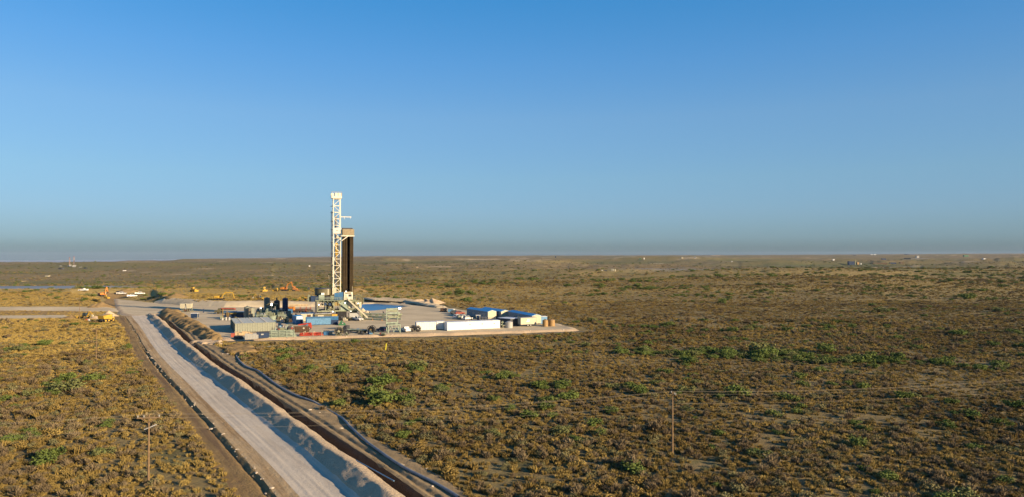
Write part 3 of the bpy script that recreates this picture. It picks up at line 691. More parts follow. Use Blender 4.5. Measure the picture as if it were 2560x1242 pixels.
for q in order[:300]:
    X_, Y_ = bx[q], by[q]; row = HY + CAM_H * F / Y_; px = 1280 + F * X_ / Y_
    o = bpy.data.objects.new('mesquite_bush', T_green[q % len(T_green)]); C.objects.link(o)
    s = bs[q]; o.location = (X_, Y_, bz[q]); o.rotation_euler = (0, 0, random.uniform(0, 6.28)); o.scale = (s, s * random.uniform(0.8, 1.1), s * random.uniform(0.62, 0.9))
    lf = 'olive' if q % len(T_green) == 2 else 'green'; sz = 'large' if s > 1.9 else ('small' if s < 1.2 else 'middling')
    if px < 640 and Y_ < 330: wh = 'in the grass at the bottom left, round the braced power pole' if Y_ < 120 else ('in the grass left of the road, halfway to the pad' if Y_ < 200 else 'in the golden grass left of the road near the yellow machines')
    elif Y_ < 105: wh = 'at the bottom of the picture right of the pole' if px > 1681 else 'at the bottom of the picture between pipeline and pole'
    elif Y_ < 165: wh = 'near the power line wires, right of the lone pole' if px > 1681 else 'near the power line wires, left of the lone pole'
    elif Y_ < 235: wh = 'in the long green band right of the pad' if px > 1480 else 'in the scrub just in front of the pad'
    elif px > 1480: wh = 'on the open scrub beyond the pad tip'
    else: wh = 'on the land behind the pad'
    lb = '%s %s mesquite bush %s' % (sz, lf, wh); g = '%s %s bushes %s' % (sz, lf, wh)
    tag(o, lb, 'bush', g)
q = order[300:]
scatter('distant_bushes', T_green, bx[q], by[q], bz[q], bs[q], 'countless small green bushes dotting the far scrubland', 'bushes', np.full(len(q), 0.6))
print('green', len(bx))
# ================================================================ BUILDERS
class MB:
    """collects simple solids into one mesh"""
    def __init__(s): s.v = []; s.f = []
    def add(s, V, Fc):
        k = len(s.v); s.v += [tuple(p) for p in V]; s.f += [tuple(i + k for i in q) for q in Fc]; return s
    def box(s, x0, x1, y0, y1, z0, z1):
        V = [(x, y, z) for z in (z0, z1) for x, y in ((x0, y0), (x1, y0), (x1, y1), (x0, y1))]
        return s.add(V, [(0, 3, 2, 1), (4, 5, 6, 7), (0, 1, 5, 4), (1, 2, 6, 5), (2, 3, 7, 6), (3, 0, 4, 7)])
    def bar(s, p, q, w, h=None):
        p = Vector(p); q = Vector(q); h = h or w; d = (q - p).normalized()
        u = d.cross(Vector((0, 0, 1))); u = Vector((1, 0, 0)) if u.length < 1e-3 else u.normalized(); v = u.cross(d).normalized()
        V = [e + u * a * w / 2 + v * b * h / 2 for e in (p, q) for a, b in ((-1, -1), (1, -1), (1, 1), (-1, 1))]
        return s.add(V, [(0, 3, 2, 1), (4, 5, 6, 7), (0, 1, 5, 4), (1, 2, 6, 5), (2, 3, 7, 6), (3, 0, 4, 7)])
    def cyl(s, p, q, r, n=12, r2=None, caps=True):
        p = Vector(p); q = Vector(q); r2 = r if r2 is None else r2; d = (q - p).normalized()
        u = d.cross(Vector((0, 0, 1))); u = Vector((1, 0, 0)) if u.length < 1e-3 else u.normalized(); v = u.cross(d).normalized()
        V = [e + (u * math.cos(t) + v * math.sin(t)) * rr for e, rr in ((p, r), (q, r2)) for t in [2 * math.pi * i / n for i in range(n)]]
        Fc = [(i, (i + 1) % n, n + (i + 1) % n, n + i) for i in range(n)]
        if caps: Fc += [tuple(range(n - 1, -1, -1)), tuple(range(n, 2 * n))]
        return s.add(V, Fc)
    def path(s, pts, r, n=6):
        for a, b in zip(pts[:-1], pts[1:]): s.cyl(a, b, r, n)
        return s
    def prism(s, prof, y0, y1):
        """profile in x,z pushed along y"""
        n = len(prof); V = [(x, y0, z) for x, z in prof] + [(x, y1, z) for x, z in prof]
        return s.add(V, [tuple(range(n - 1, -1, -1)), tuple(range(n, 2 * n))] + [(i, (i + 1) % n, n + (i + 1) % n, n + i) for i in range(n)])
    def prismx(s, prof, x0, x1):
        n = len(prof); V = [(x0, y, z) for y, z in prof] + [(x1, y, z) for y, z in prof]
        return s.add(V, [tuple(range(n)), tuple(range(2 * n - 1, n - 1, -1))] + [(i, n + i, n + (i + 1) % n, (i + 1) % n) for i in range(n)])
    def torus(s, c, R_, r, n=20, k=6, ax='y'):
        V = []
        for i in range(n):
            a = 2 * math.pi * i / n
            for j in range(k):
                b = 2 * math.pi * j / k; q = R_ + r * math.cos(b); z = r * math.sin(b)
                V.append((c[0] + q * math.cos(a), c[1] + z, c[2] + q * math.sin(a)) if ax == 'y' else (c[0] + z, c[1] + q * math.cos(a), c[2] + q * math.sin(a)))
        return s.add(V, [(i * k + j, i * k + (j + 1) % k, ((i + 1) % n) * k + (j + 1) % k, ((i + 1) % n) * k + j) for i in range(n) for j in range(k)])
    def build(s, name, m, parent=None, label=None, smooth=False):
        me = bpy.data.meshes.new(name); me.from_pydata(s.v, [], s.f); me.materials.append(m)
        if smooth:
            me.polygons.foreach_set('use_smooth', [True] * len(me.polygons))
            try: me.set_sharp_from_angle(angle=R(40))
            except Exception: pass
        me.update(); o = bpy.data.objects.new(name, me); C.objects.link(o)
        if parent: o.parent = parent
        if label: o['label'] = label
        return o
def thing(name, label, cat, loc=(0, 0, 0), rz=0.0, group=None):
    o = bpy.data.objects.new(name, None); o.empty_display_size = 0.5; C.objects.link(o); o.location = loc; o.rotation_euler = (0, 0, rz)
    return tag(o, label, cat, group)
def kids(o): return [c for c in bpy.data.objects if c.parent is o]
def dup(o, loc, rz, label=None, group=None):
    r = o.copy(); C.objects.link(r); r.location = loc; r.rotation_euler = (0, 0, rz)
    if label: r['label'] = label
    if group: r['group'] = group
    for ch in KIDS(o):
        c = ch.copy(); C.objects.link(c); c.parent = r
        for g in KIDS(ch): d = g.copy(); C.objects.link(d); d.parent = c
    return r
def KIDS(o): return list(o.children)
def pad2(p0, p1, z=PADZ):
    """base line on the pad between two photo points: start, heading, length"""
    a = Vector(at(p0[0], p0[1], z)); b = Vector(at(p1[0], p1[1], z)); d = b - a
    return a, math.atan2(d.y, d.x), d.length
def P(px, py, z=PADZ): return at(px, py, z)
def G(px, py): return ground(px, py)

PAINT = dict(
    green=mat('pale_green_paint', (0.19, 0.21, 0.14), 0.55), green2=mat('grey_green_paint', (0.15, 0.165, 0.11), 0.6), olive=mat('olive_paint', (0.095, 0.085, 0.045), 0.6),
    white=mat('white_paint', (0.62, 0.61, 0.58), 0.5, var=0.06), cream=mat('cream_paint', (0.40, 0.37, 0.27), 0.55, var=0.08), grey=mat('grey_paint', (0.20, 0.21, 0.22), 0.6),
    dgrey=mat('dark_grey_paint', (0.045, 0.047, 0.052), 0.6), black=mat('black_rubber', (0.016, 0.016, 0.018), 0.8), blue=mat('blue_paint', (0.025, 0.10, 0.22), 0.5),
    lblue=mat('light_blue_paint', (0.09, 0.20, 0.33), 0.5), roofblue=mat('blue_metal_roof', (0.04, 0.22, 0.48), 0.4), navy=mat('navy_paint', (0.012, 0.03, 0.075), 0.5),
    yellow=mat('yellow_paint', (0.40, 0.25, 0.035), 0.5), orange=mat('orange_paint', (0.42, 0.16, 0.03), 0.5), red=mat('red_paint', (0.34, 0.045, 0.025), 0.5), brick=mat('faded_red_paint', (0.26, 0.06, 0.04), 0.6),
    brown=mat('brown_tank', (0.27, 0.17, 0.07), 0.6, var=0.08), rust=mat('rusty_steel', (0.085, 0.05, 0.03), 0.75), steel=mat('galvanised_steel', (0.35, 0.36, 0.36), 0.4, 0.6),
    pipe=mat('drill_pipe_steel', (0.06, 0.043, 0.021), 0.5, 0.3, var=0.25, scale=0.4), glass=mat('dark_glass', (0.03, 0.045, 0.055), 0.12, spec=0.6), wood=mat('weathered_wood', (0.15, 0.10, 0.055), 0.85, scale=4),
    dgreen=mat('green_paint', (0.03, 0.12, 0.055), 0.55), tank=mat('grey_tank_steel', (0.17, 0.18, 0.145), 0.55), plastic=mat('grey_plastic', (0.30, 0.30, 0.285), 0.5, var=0.06),
    carton=mat('cardboard', (0.38, 0.29, 0.175), 0.85), winds=mat('tan_wind_wall', (0.23, 0.19, 0.12), 0.7), frac=mat('frac_tank_paint', (0.225, 0.235, 0.185), 0.6, var=0.10),
    fracroof=mat('frac_tank_roof', (0.24, 0.30, 0.40), 0.5, var=0.2), tileroof=mat('pale_trailer_roof', (0.45, 0.49, 0.56), 0.5), ltg=mat('pale_steel_green', (0.20, 0.245, 0.195), 0.55),
    lamp=mat('flood_lamp_glass', (0.9, 0.9, 0.9), 0.3, var=0, emit=((1, 0.97, 0.9), 3.0)), mastw=mat('mast_white_paint', (0.58, 0.545, 0.45), 0.5, var=0.06), skin=mat('skin', (0.35, 0.2, 0.13), 0.6))
p_ = PAINT

# ---------------------------------------------------------------- drilling rig
RG = Vector(P(845, 797)); RH = R(19)
rig = thing('drilling_rig', 'tall drilling rig with white lattice mast standing in the middle of the pad', 'drilling rig', RG, RH)
S_ = 0.1815
def rx(px): return (px - 845) * S_
for (y) in (-4.6, 4.6):       # two side trusses
    for z, w in ((4.0, 0.5), (8.0, 0.45)):
        MB().bar((-9, y, z), (8.2, y, z), 0.35, w).build('girder', p_['green'], rig)
    for x in (-8.8, -5.4, -2.0, 0.3, 4.0, 8.0): MB().bar((x, y, 4.2), (x, y, 7.8), 0.3, 0.3).build('post', p_['green'], rig)
    for a, b in ((-8.8, -5.4), (-2.0, -5.4), (8.0, 4.0)): MB().bar((a, y, 4.3), (b, y, 7.7), 0.2, 0.2).build('brace', p_['green'], rig)
for x in (-8.8, -2, 4, 8): MB().bar((x, -4.4, 8.0), (x, 4.4, 8.0), 0.3, 0.4).bar((x, -4.4, 4.0), (x, 4.4, 4.0), 0.3, 0.4).build('cross_girder', p_['green2'], rig)
MB().box(0.6, 3.8, -4.75, -4.65, 4.2, 7.8).build('side_panel', p_['ltg'], rig)
MB().box(-5.2, -2.2, -3.9, 3.6, 4.3, 7.4).build('machinery_box', p_['olive'], rig)
for x0, x1, mm in ((-8.6, -6.6, 'dgrey'), (-0.6, 3.2, 'black'), (5.4, 7.6, 'olive')):
    MB().box(x0, x1, -4.2, 4.2, 0.9, 3.7).box(x0 - .5, x1 + .5, -4.8, 4.8, 0, 0.9).build('walking_foot', p_[mm], rig)
MB().box(-9.6, -8.9, -4.9, -3.9, 0.2, 8.2).box(-9.6, -8.9, -3.6, -2.9, 3, 8.2).build('leg', p_['dgrey'], rig)
MB().box(-9.6, 6.8, -5.2, 5.2, 8.3, 8.7).build('drill_floor', p_['green2'], rig)
mb = MB()
for x in np.arange(-9.4, 6.8, 1.6): mb.bar((x, -5.1, 8.7), (x, -5.1, 9.8), 0.07)
mb.bar((-9.4, -5.1, 9.8), (6.7, -5.1, 9.8), 0.08).bar((-9.4, -5.1, 9.25), (6.7, -5.1, 9.25), 0.06).build('handrail', p_['ltg'], rig)
mb = MB().bar((-6.5, -6.2, 8.6), (0.8, -6.2, 8.6), 0.9, 0.15)
for x in np.arange(-6.4, 0.9, 1.4): mb.bar((x, -6.6, 8.6), (x, -6.6, 9.6), 0.08).bar((x, -6.6, 8.5), (x + 0.7, -5.2, 7.6), 0.12)
mb.bar((-6.4, -6.6, 9.6), (0.8, -6.6, 9.6), 0.08).build('walkway', p_['ltg'], rig)
# doghouse
dh = MB().box(2.1, 5.7, -5.0, -2.2, 8.75, 11.9).build('doghouse', p_['mastw'], rig)
MB().box(3.9, 5.2, -5.06, -5.01, 10.0, 10.9).build('window', p_['glass'], dh); MB().box(2.5, 3.3, -5.06, -5.01, 8.9, 10.9).build('door', p_['cream'], dh); MB().box(2.0, 5.8, -5.1, -2.1, 11.9, 12.05).build('roof', p_['olive'], dh)
MB().bar((2.6, -5.15, 11.45), (5.0, -5.15, 11.45), .1, .4).build('sign_board', p_['olive'], dh)
for x0, x1, z1 in ((-1.9, -0.1, 11.6), (0.0, 1.7, 11.9)): MB().box(x0, x1, -4.9, -4.7, 8.75, z1).build('wind_wall', p_['blue'], rig)
MB().box(-3.4, -2.0, -4.9, -3.1, 8.75, 10.4).build('control_box', p_['green2'], rig)
MB().box(-11.4, -8.4, -4.8, -1.6, 8.1, 10.3).build('engine_house', p_['navy'], rig); MB().box(-12.6, -11.5, -4, -2, 8.1, 10.9).build('radiator', p_['green2'], rig)
MB().box(-8.2, -5.9, -5.0, -2.4, 8.75, 10.8).build('hydraulic_unit', p_['ltg'], rig); MB().box(-5.6, -3.6, -4.9, -2.5, 8.75, 10.2).build('dark_cabinet', p_['dgrey'], rig)
MB().box(-7.2, -5.9, -4.5, -3, 10.85, 11.7).build('white_cabinet', p_['white'], rig)
# broad round tank on the floor behind
tk = MB().cyl((-6.1, -0.3, 10.6), (-6.1, -0.3, 13.2), 3.5, 24).build('round_tank', p_['olive'], rig, smooth=True)
MB().cyl((-6.1, -0.3, 13.2), (-6.1, -0.3, 13.5), 3.6, 24).build('lid', p_['dgrey'], tk); MB().bar((-4.3, -3.45, 10.8), (-4.3, -3.45, 13.2), .5, .15).build('ladder', p_['cream'], tk)
MB().box(-8.8, -3.4, -2, 2, 8.75, 10.6).build('tank_stand', p_['dgrey'], rig)
MB().box(-2.6, -0.9, -3.0, -1.6, 10.9, 13.7).build('junction_cabinet', p_['cream'], rig)
# reel on the right flank
rl = MB().cyl((8.3, -0.6, 7.9), (8.3, 1.2, 7.9), 2.5, 26).build('hose_reel', p_['olive'], rig, smooth=True)
MB().torus((8.3, -0.7, 7.9), 2.4, 0.15, 26).build('rim', p_['green2'], rl)
# ramp and stairs down to the right
MB().bar((3.6, -5.9, 8.7), (11.6, -6.6, 0.9), 1.3, 0.35).bar((3.6, -5.25, 9.0), (11.6, -5.95, 1.2), 0.12, 0.35).bar((3.6, -6.5, 9.0), (11.6, -7.2, 1.2), 0.12, 0.35).build('pipe_ramp', p_['cream'], rig)
mb = MB(); 
for i in range(22):
    t_ = i / 22; mb.box(5.6 + 5.2 * t_, 5.9 + 5.2 * t_, -3.7, -2.6, 8.3 - 8.2 * t_, 8.4 - 8.2 * t_)
mb.bar((5.4, -3.75, 8.3), (11.0, -3.75, 0.1), .1, .35).bar((5.4, -2.5, 8.3), (11.0, -2.5, 0.1), .1, .35).bar((5.4, -3.75, 9.3), (11.0, -3.75, 1.1), .06).build('stairs', p_['green'], rig)
MB().bar((-0.2, -5.4, 7.7), (4.8, -5.4, 3.8), 0.5, 0.5).build('raising_arm', p_['ltg'], rig)
MB().bar((8.0, -5.0, 7.5), (10.6, -5.0, 0.2), 0.35, 0.35).bar((8.0, 4.4, 7.5), (10.6, 4.4, 0.2), 0.35, 0.35).build('a_leg', p_['green'], rig)
MB().box(3.9, 5.4, -5.1, -4.8, 5.0, 7.9).build('cabinet', p_['cream'], rig); MB().box(4.2, 8.0, -5.5, -3.6, 0.8, 3.0).build('choke_house', p_['plastic'], rig)
MB().box(8.4, 9.3, -5.2, -4.6, 5.2, 7.6).build('cabinet', p_['cream'], rig)
for x, z, y in ((-8.2, 6.8, -5.1), (2.5, 7.4, -5.3), (7.9, 7.0, -5.4), (-2.5, 3.8, -5.1), (4.8, 3.8, -5.2), (2.9, 12.2, -5)):
    MB().box(x - .18, x + .18, y - .2, y, z - .14, z + .14).build('flood_lamp', p_['lamp'], rig)
rc = random.Random(77)
for i in range(46):       # hoses, boxes and pipework crowded under and around the floor
    x = rc.uniform(-9, 8.5); y = rc.choice((-5.0, -4.4, -3.0, -5.4)) + rc.uniform(-.3, .3); z = rc.choice((0.2, 1.0, 4.4, 5.2, 6.4, 8.8, 8.9)); t_ = rc.random(); mm = rc.choice(('dgrey', 'olive', 'green2', 'green', 'dgrey', 'cream', 'navy', 'rust'))
    if z > 8.7: y = rc.uniform(-4.6, 3)
    if t_ < .5: w_ = rc.uniform(.4, 1.2); MB().box(x, x + w_, y, y + rc.uniform(.4, 1), z, z + rc.uniform(.5, 1.5)).build('equipment_box', p_[mm], rig)
    else: q_ = (x + rc.uniform(-2.5, 2.5), y + rc.uniform(-.3, .3), max(.2, z + rc.uniform(-2, 2))); MB().path([(x, y, z + .3), ((x + q_[0]) / 2, y, min(z, q_[2]) + .1), q_], .09, 6).build('hose', p_[mm], rig)
# mast
mw = 1.45; MX = -0.55; MY = 0.0; ZT_, ZB = 51.3, 8.7
for sx in (-1, 1):
    for sy in (-1, 1): MB().bar((MX + sx * mw, MY + sy * mw, ZB), (MX + sx * mw, MY + sy * mw, ZT_), 0.30, 0.30).build('mast_leg', p_['mastw'], rig)
lv = np.linspace(ZB + 0.4, ZT_ - 0.3, 16)
hb = [MB().bar((-mw, 0, 0), (mw, 0, 0), 0.16, 0.2), MB().bar((0, -mw, 0), (0, mw, 0), 0.16, 0.2)]
dz = lv[1] - lv[0]
db = [MB().bar((-mw, 0, 0), (mw, 0, dz), 0.18, 0.18), MB().bar((mw, 0, 0), (-mw, 0, dz), 0.18, 0.18), MB().bar((0, -mw, 0), (0, mw, dz), 0.18, 0.18), MB().bar((0, mw, 0), (0, -mw, dz), 0.18, 0.18)]
def meshonly(mb, name, m):
    me = bpy.data.meshes.new(name); me.from_pydata(mb.v, [], mb.f); me.materials.append(m); me.update(); return me
hbm = [meshonly(q, 'crossbar', p_['mastw']) for q in hb]; dbm = [meshonly(q, 'diagonal', p_['mastw']) for q in db]
def inst(name, me, loc, parent, rot=None):
    o = bpy.data.objects.new(name, me); C.objects.link(o); o.location = loc; o.parent = parent
    if rot: o.rotation_euler = rot
    return o
for i, z in enumerate(lv):
    for s in (-1, 1):
        inst('crossbar', hbm[0], (MX, MY + s * mw, z), rig); inst('crossbar', hbm[1], (MX + s * mw, MY, z), rig)
    if i < len(lv) - 1:
        inst('diagonal', dbm[i % 2], (MX, MY - mw, z), rig); inst('diagonal', dbm[2 + i % 2], (MX - mw, MY, z), rig)
        if i % 3 == 0: inst('diagonal', dbm[3 - i % 2], (MX + mw, MY, z), rig)
# dark guide rails, ladder and hoses on the shaded side
MB().bar((MX - mw - .75, .5, ZB), (MX - mw - .75, .5, 46), .22, .3).bar((MX - mw - .75, 1.1, ZB), (MX - mw - .75, 1.1, 46), .1, .1).bar((MX - mw - .9, -.2, 12), (MX - mw - .2, -.2, 49), .12).build('ladder', p_['dgrey'], rig)
mb = MB()
for z in np.arange(9, 46, 0.6): mb.bar((MX - mw - .75, .5, z), (MX - mw - .75, 1.1, z), .06)
for z in (13, 18, 23, 28, 32.5, 35.5, 38, 41.5, 45.2, 48): mb.bar((MX - mw - 1.1, 0, z), (MX - mw, 0, z), .16, .25)
mb.build('rung', p_['dgrey'], rig)
MB().box(MX - .7, MX + .1, .6, .8, ZB, 44).build('guide_rail', p_['steel'], rig)
MB().box(MX - .55, MX + .75, -.7, .5, 27.3, 29.6).cyl((MX - .3, -.1, 29.6), (MX - .3, -.1, 31.8), .35, 10).cyl((MX + .5, -.1, 29.6), (MX + .5, -.1, 31.4), .3, 10).box(MX - .5, MX + .5, -.5, .4, 31.4, 32.4).cyl((MX, -.1, 21), (MX, -.1, 27.3), .16, 8).build('top_drive', p_['yellow'], rig)
mb = MB()
for dx in (-.35, -.12, .12, .35): mb.bar((MX + dx, -.1, 32), (MX + dx, -.1, 51), .04)
mb.build('hoist_cable', p_['steel'], rig)
cb = MB().box(-2.3 + MX, MX + 2.0, -1.9, 1.9, 51.3, 52.2).box(MX - .9, MX + 1.95, -1.7, 1.7, 52.2, 53.6).build('crown_block', p_['mastw'], rig)
MB().cyl((MX - 1.9, -1.5, 52.9), (MX - 1.9, -1.2, 52.9), .65, 14).cyl((MX - 1.9, -.4, 52.9), (MX - 1.9, -.1, 52.9), .65, 14).build('sheave', p_['mastw'], cb)
mb = MB()
for x in (-2.2, -.8, .6, 2.0): mb.bar((MX + x, -1.9, 52.2), (MX + x, -1.9, 54), .07)
mb.bar((MX - 2.2, -1.9, 54), (MX + 2, -1.9, 54), .07).build('handrail', p_['yellow'], cb)
MB().box(MX - 1.7, MX + 1.75, -1.85, -1.65, 36.3, 38.7).build('wind_wall', p_['mastw'], rig); MB().box(MX - .2, MX + .2, -1.9, -1.86, 37.4, 37.8).build('vent', p_['dgrey'], rig)
MB().box(MX - .3, MX + 1.2, -1.85, -1.6, 34.2, 35.1).build('work_box', p_['cream'], rig)
MB().bar((MX + mw, -.4, 43.5), (MX + 6.1, -.4, 43.5), .25, .3).bar((MX + 3.2, -.4, 43.3), (MX + 3.2, -.4, 42.5), .12).bar((MX + 5.8, -.4, 43.3), (MX + 5.8, -.4, 42.7), .12).build('hoist_beam', p_['mastw'], rig)
# racking board with wind walls
rb = MB().box(1.2, 6.6, -2.9, -2.6, 35.1, 35.5).box(1.2, 6.6, 2.6, 2.9, 35.1, 35.5).box(6.3, 6.6, -2.6, 2.6, 35.1, 35.5).build('racking_board', p_['mastw'], rig)
MB().box(1.7, 6.5, -2.75, -2.65, 35.5, 38.2).build('wind_wall', p_['winds'], rb); MB().box(6.4, 6.5, -2.65, 2.7, 35.5, 38.2).build('wind_wall', p_['winds'], rb); MB().box(1.7, 6.4, 2.65, 2.75, 35.5, 38.9).build('wind_wall', p_['dgrey'], rb); MB().box(1.7, 1.8, -2.65, 2.65, 35.5, 38.2).build('wind_wall', p_['winds'], rb)
mb = MB()
for y in (-1.9, -1.4, -.9, .9, 1.4, 1.9): mb.bar((2.2, y, 36.2), (6.2, y, 36.2), .08)
mb.build('finger', p_['dgrey'], rb)
MB().bar((1.3, -2.75, 33.2), (3.8, -2.75, 35.1), .22, .3).build('knee_brace', p_['mastw'], rig); MB().bar((.9, -2.6, 35.3), (1.3, -2.75, 35.3), .3, .4).build('bracket', p_['mastw'], rig)
MB().bar((5.5, -4.9, 12), (5.5, -4.9, 14.3), .12).bar((-3.2, 0, 13), (-3.9, .3, 19), .1).build('vent_pipe', p_['cream'], rig)
# drill pipe standing in the derrick
sm = MB()
sm.cyl((0, 0, 0), (0, 0, 28.3), 0.085, 7)
for z in (9.1, 18.6): sm.cyl((0, 0, z), (0, 0, z + .6), 0.125, 7)
sm2 = meshonly(sm, 'shade_pipe', p_['black']); sm = meshonly(sm, 'drill_pipe_stand', p_['pipe'])
for px_, n_ in ((0, 9), (1, 8)):
    for i in range(n_):
        for j in range(9):
            x = (1.95 + i * .205) if px_ == 0 else (4.75 + i * .205)
            y = -2.35 + j * .52 + random.uniform(-.04, .04)
            v_ = RG + Vector((x * math.cos(RH) - y * math.sin(RH), x * math.sin(RH) + y * math.cos(RH), 8.7 if z else 0))
            o = bpy.data.objects.new('drill_pipe', sm); C.objects.link(o); o.location = v_; o.rotation_euler = (random.uniform(-.003, .003), random.uniform(-.006, .006), 0)
            tag(o, 'length of brown drill pipe standing in the %s bank under the racking board' % ('left' if px_ == 0 else 'right'), 'drill pipe', 'drill pipes racked in the %s bank' % ('left' if px_ == 0 else 'right'))

for i in range(5):  # extra bank coloured black to paint the shaded gap
    for j in range(5):
        x = 3.78 + i * .21; y = .3 + j * .5
        v_ = RG + Vector((x * math.cos(RH) - y * math.sin(RH), x * math.sin(RH) + y * math.cos(RH), 8.7))
        o = bpy.data.objects.new('drill_pipe', sm2); C.objects.link(o); o.location = v_; o.rotation_euler = (0, random.uniform(-.004, .004), 0)
        tag(o, 'length of added pipe coloured black for the shade between the two pipe banks', 'drill pipe', 'black pipes painting the shaded gap')
# ---------------------------------------------------------------- containers and trailers
def box_unit(name, label, cat, p0, p1, depth, height, wall, roof, ribs=0, wheels=False, raise_=0.15, skew=None, parts=(), group=None, end=None, length=None):
    a, h, L = pad2(p0, p1)
    if length: L = length
    o = thing(name, label, cat, a, h, group)
    MB().box(0, L, 0, depth, raise_, height).build('body', p_[wall], o)
    if ribs:
        mb = MB(); n_ = int(L / ribs)
        for i in range(n_ + 1):
            x = i * L / n_; mb.box(max(0, x - .05), min(L, x + .05), -.07, 0.0, raise_ + .1, height - .1)
        for i in range(int(depth / ribs) + 1):
            y = i * depth / max(1, int(depth / ribs)); mb.box(-.07, 0, max(0, y - .05), min(depth, y + .05), raise_ + .1, height - .1)
        mb.build('rib', p_[wall], o)
    MB().box(-.06, L + .06, -.09, depth + .06, height, height + .1).build('roof', p_[roof], o)
    if raise_ > 0.3:
        MB().box(.1, L - .1, .2, .4, raise_ - .25, raise_).box(.1, L - .1, depth - .4, depth - .2, raise_ - .25, raise_).build('frame', p_['dgrey'], o)
    else: MB().box(.05, L - .05, .08, depth - .08, 0, raise_).build('skid', p_['dgrey'], o)
    if wheels:
        for x in wheels:
            w = MB().cyl((x, -.02, .45), (x, .3, .45), .45, 14).build('wheel', p_['black'], o); MB().cyl((x, -.04, .45), (x, -.02, .45), .22, 10).build('rim', p_['steel'], w)
    for (nm, mt, (x0, x1, z0, z1)) in parts:
        MB().box(x0, x1, -.11, -.02, z0, z1).build(nm, p_[mt], o)
    return o
# row of frac tanks
ft, fh, fl = pad2((587, 832), (685, 828))
ft_ = thing('frac_tank', 'grey green ribbed steel tank with its long side lit, nearest of the row of eight', 'tank', ft, fh, 'frac tanks parked side by side')
L_ = 13.6
MB().box(0, L_, 0, 2.55, .35, 3.35).build('body', p_['frac'], ft_)
rbm = meshonly(MB().box(-.06, .06, -.13, 0, .4, 3.25), 'rib', p_['frac'])
for i in range(17): inst('rib', rbm, (.15 + i * (L_ - .3) / 16, 0, 0), ft_)
for y in (0.5, 1.3, 2.1): inst('rib', rbm, (-.0, y, 0), ft_, (0, 0, -math.pi / 2))
rf = MB().box(-.1, L_ + .1, -.13, .0, 3.35, 3.48).box(-.1, L_ + .1, 2.45, 2.55, 3.35, 3.48).box(-.05, .05, .12, 2.3, 3.35, 3.5).box(L_ - .1, L_ + .1, .12, 2.3, 3.35, 3.5).build('top_rim', p_['frac'], ft_)
MB().box(.1, L_ - .1, .01, 2.44, 3.35, 3.42).build('roof', p_['fracroof'], ft_)
for x in (2.5, 6.5, 10.5): MB().cyl((x, 1.2, 3.4), (x, 1.2, 3.6), .4, 12).build('hatch', p_['grey'], ft_)
MB().box(.3, L_ - .3, .2, .5, 0, .35).box(.3, L_ - .3, 2.1, 2.4, 0, .35).build('skid', p_['dgrey'], ft_)
MB().bar((L_ - 1.2, -.12, .6), (L_ - 1.2, -.12, 1.6), .08).bar((L_ - .5, -.12, .6), (L_ - .5, -.12, 1.6), .08).build('valve', p_['dgrey'], ft_)
side = Vector((-1.25, 2.55, 0)); words = ['second', 'third', 'fourth', 'fifth', 'sixth', 'seventh', 'eighth and farthest']
for i in range(7):
    dup(ft_, ft + side * (i + 1), fh, 'grey green ribbed steel tank, %s from the front in the row of eight' % words[i])
# white units along the front edge
box_unit('white_container', 'white ribbed container left of the long white trailer, pad front edge', 'container', (1041.5, 825.5), (1091, 824), 3.0, 3.0, 'white', 'tileroof', 0.6)
box_unit('white_container', 'short white container set back between the two long white units', 'container', (1092, 823), (1111, 822.5), 3.0, 3.0, 'white', 'tileroof', 0, parts=(('ladder', 'cream', (2.55, 2.75, .3, 2.9)),))
wt = box_unit('office_trailer', 'longest white trailer on the front edge of the pad, three small vents', 'trailer', (1118, 826), (1250, 820), 3.2, 3.05, 'white', 'tileroof', 0, parts=(
    ('vent', 'dgrey', (8.6, 8.9, 1.9, 2.2)), ('vent', 'dgrey', (13.4, 13.7, 1.9, 2.2)), ('vent', 'dgrey', (18.2, 18.5, 1.9, 2.2))))
def gable_trailer(label, ftl, top_back, width, Lr, door=False, wall='cream'):
    """blue roofed living quarters seen end on: front left corner and back left corner (both at eaves height)"""
    a = Vector(at(ftl[0], ftl[1], PADZ + 3.4)); b = Vector(at(top_back[0], top_back[1], PADZ + 3.4)); d = (b - a); L = d.length; a.z = PADZ
    h = math.atan2(d.y, d.x); o = thing('crew_quarters', label, 'trailer', a, h, 'blue roofed crew quarters')
    MB().box(0, L, -width, 0, .4, 3.4).build('wall', p_['grey'], o)
    pr = [(0.06, 3.4), (-width / 2, 3.95), (-width - .06, 3.4)]
    MB().prismx([(.12, 3.4), (.12, 3.5), (-width / 2, 4.1), (-width - .12, 3.5), (-width - .12, 3.4)], -.0, L + .1).build('roof', p_['roofblue'], o)
    MB().prismx([(-.02, .4), (-.02, 3.4), (-width / 2, 3.97), (-width + .02, 3.4), (-width + .02, .4)], -.08, -.02).build('end_wall', p_[wall], o)
    if door: MB().box(-.12, -.08, -width * .46, -width * .30, .5, 2.9).build('door', p_['rust'], o)
    for x in (3, 7.5, 12, 16):
        if x < L - 2: f = MB().box(x, x + 1.2, .0, .05, 1.6, 2.4).build('window', p_['white'], o); MB().box(x + .08, x + 1.12, .05, .06, 1.68, 2.32).build('pane', p_['glass'], f)
    MB().box(.2, L - .2, -width + .2, -.2, 0, .4).build('skirt', p_['dgrey'], o)
    mb = MB()
    for i in range(int(L / 1.4)): mb.box(i * 1.4 + .5, i * 1.4 + .56, -.0, .04, .5, 3.35)
    mb.build('wall_batten', p_['grey'], o)
    return o
gable_trailer('left blue roofed crew trailer with cream gable end, nearest the parked cars', (1219.5, 778), (1167, 770.5), 4.2, 19)
gable_trailer('middle blue roofed crew trailer, partly hidden behind the left one', (1252.5, 777.5), (1203, 770), 4.2, 19)
gable_trailer('right blue roofed crew trailer with a door in its rounded cream gable', (1330, 788.5), (1270.5, 777.5), 4.0, 20, door=True)
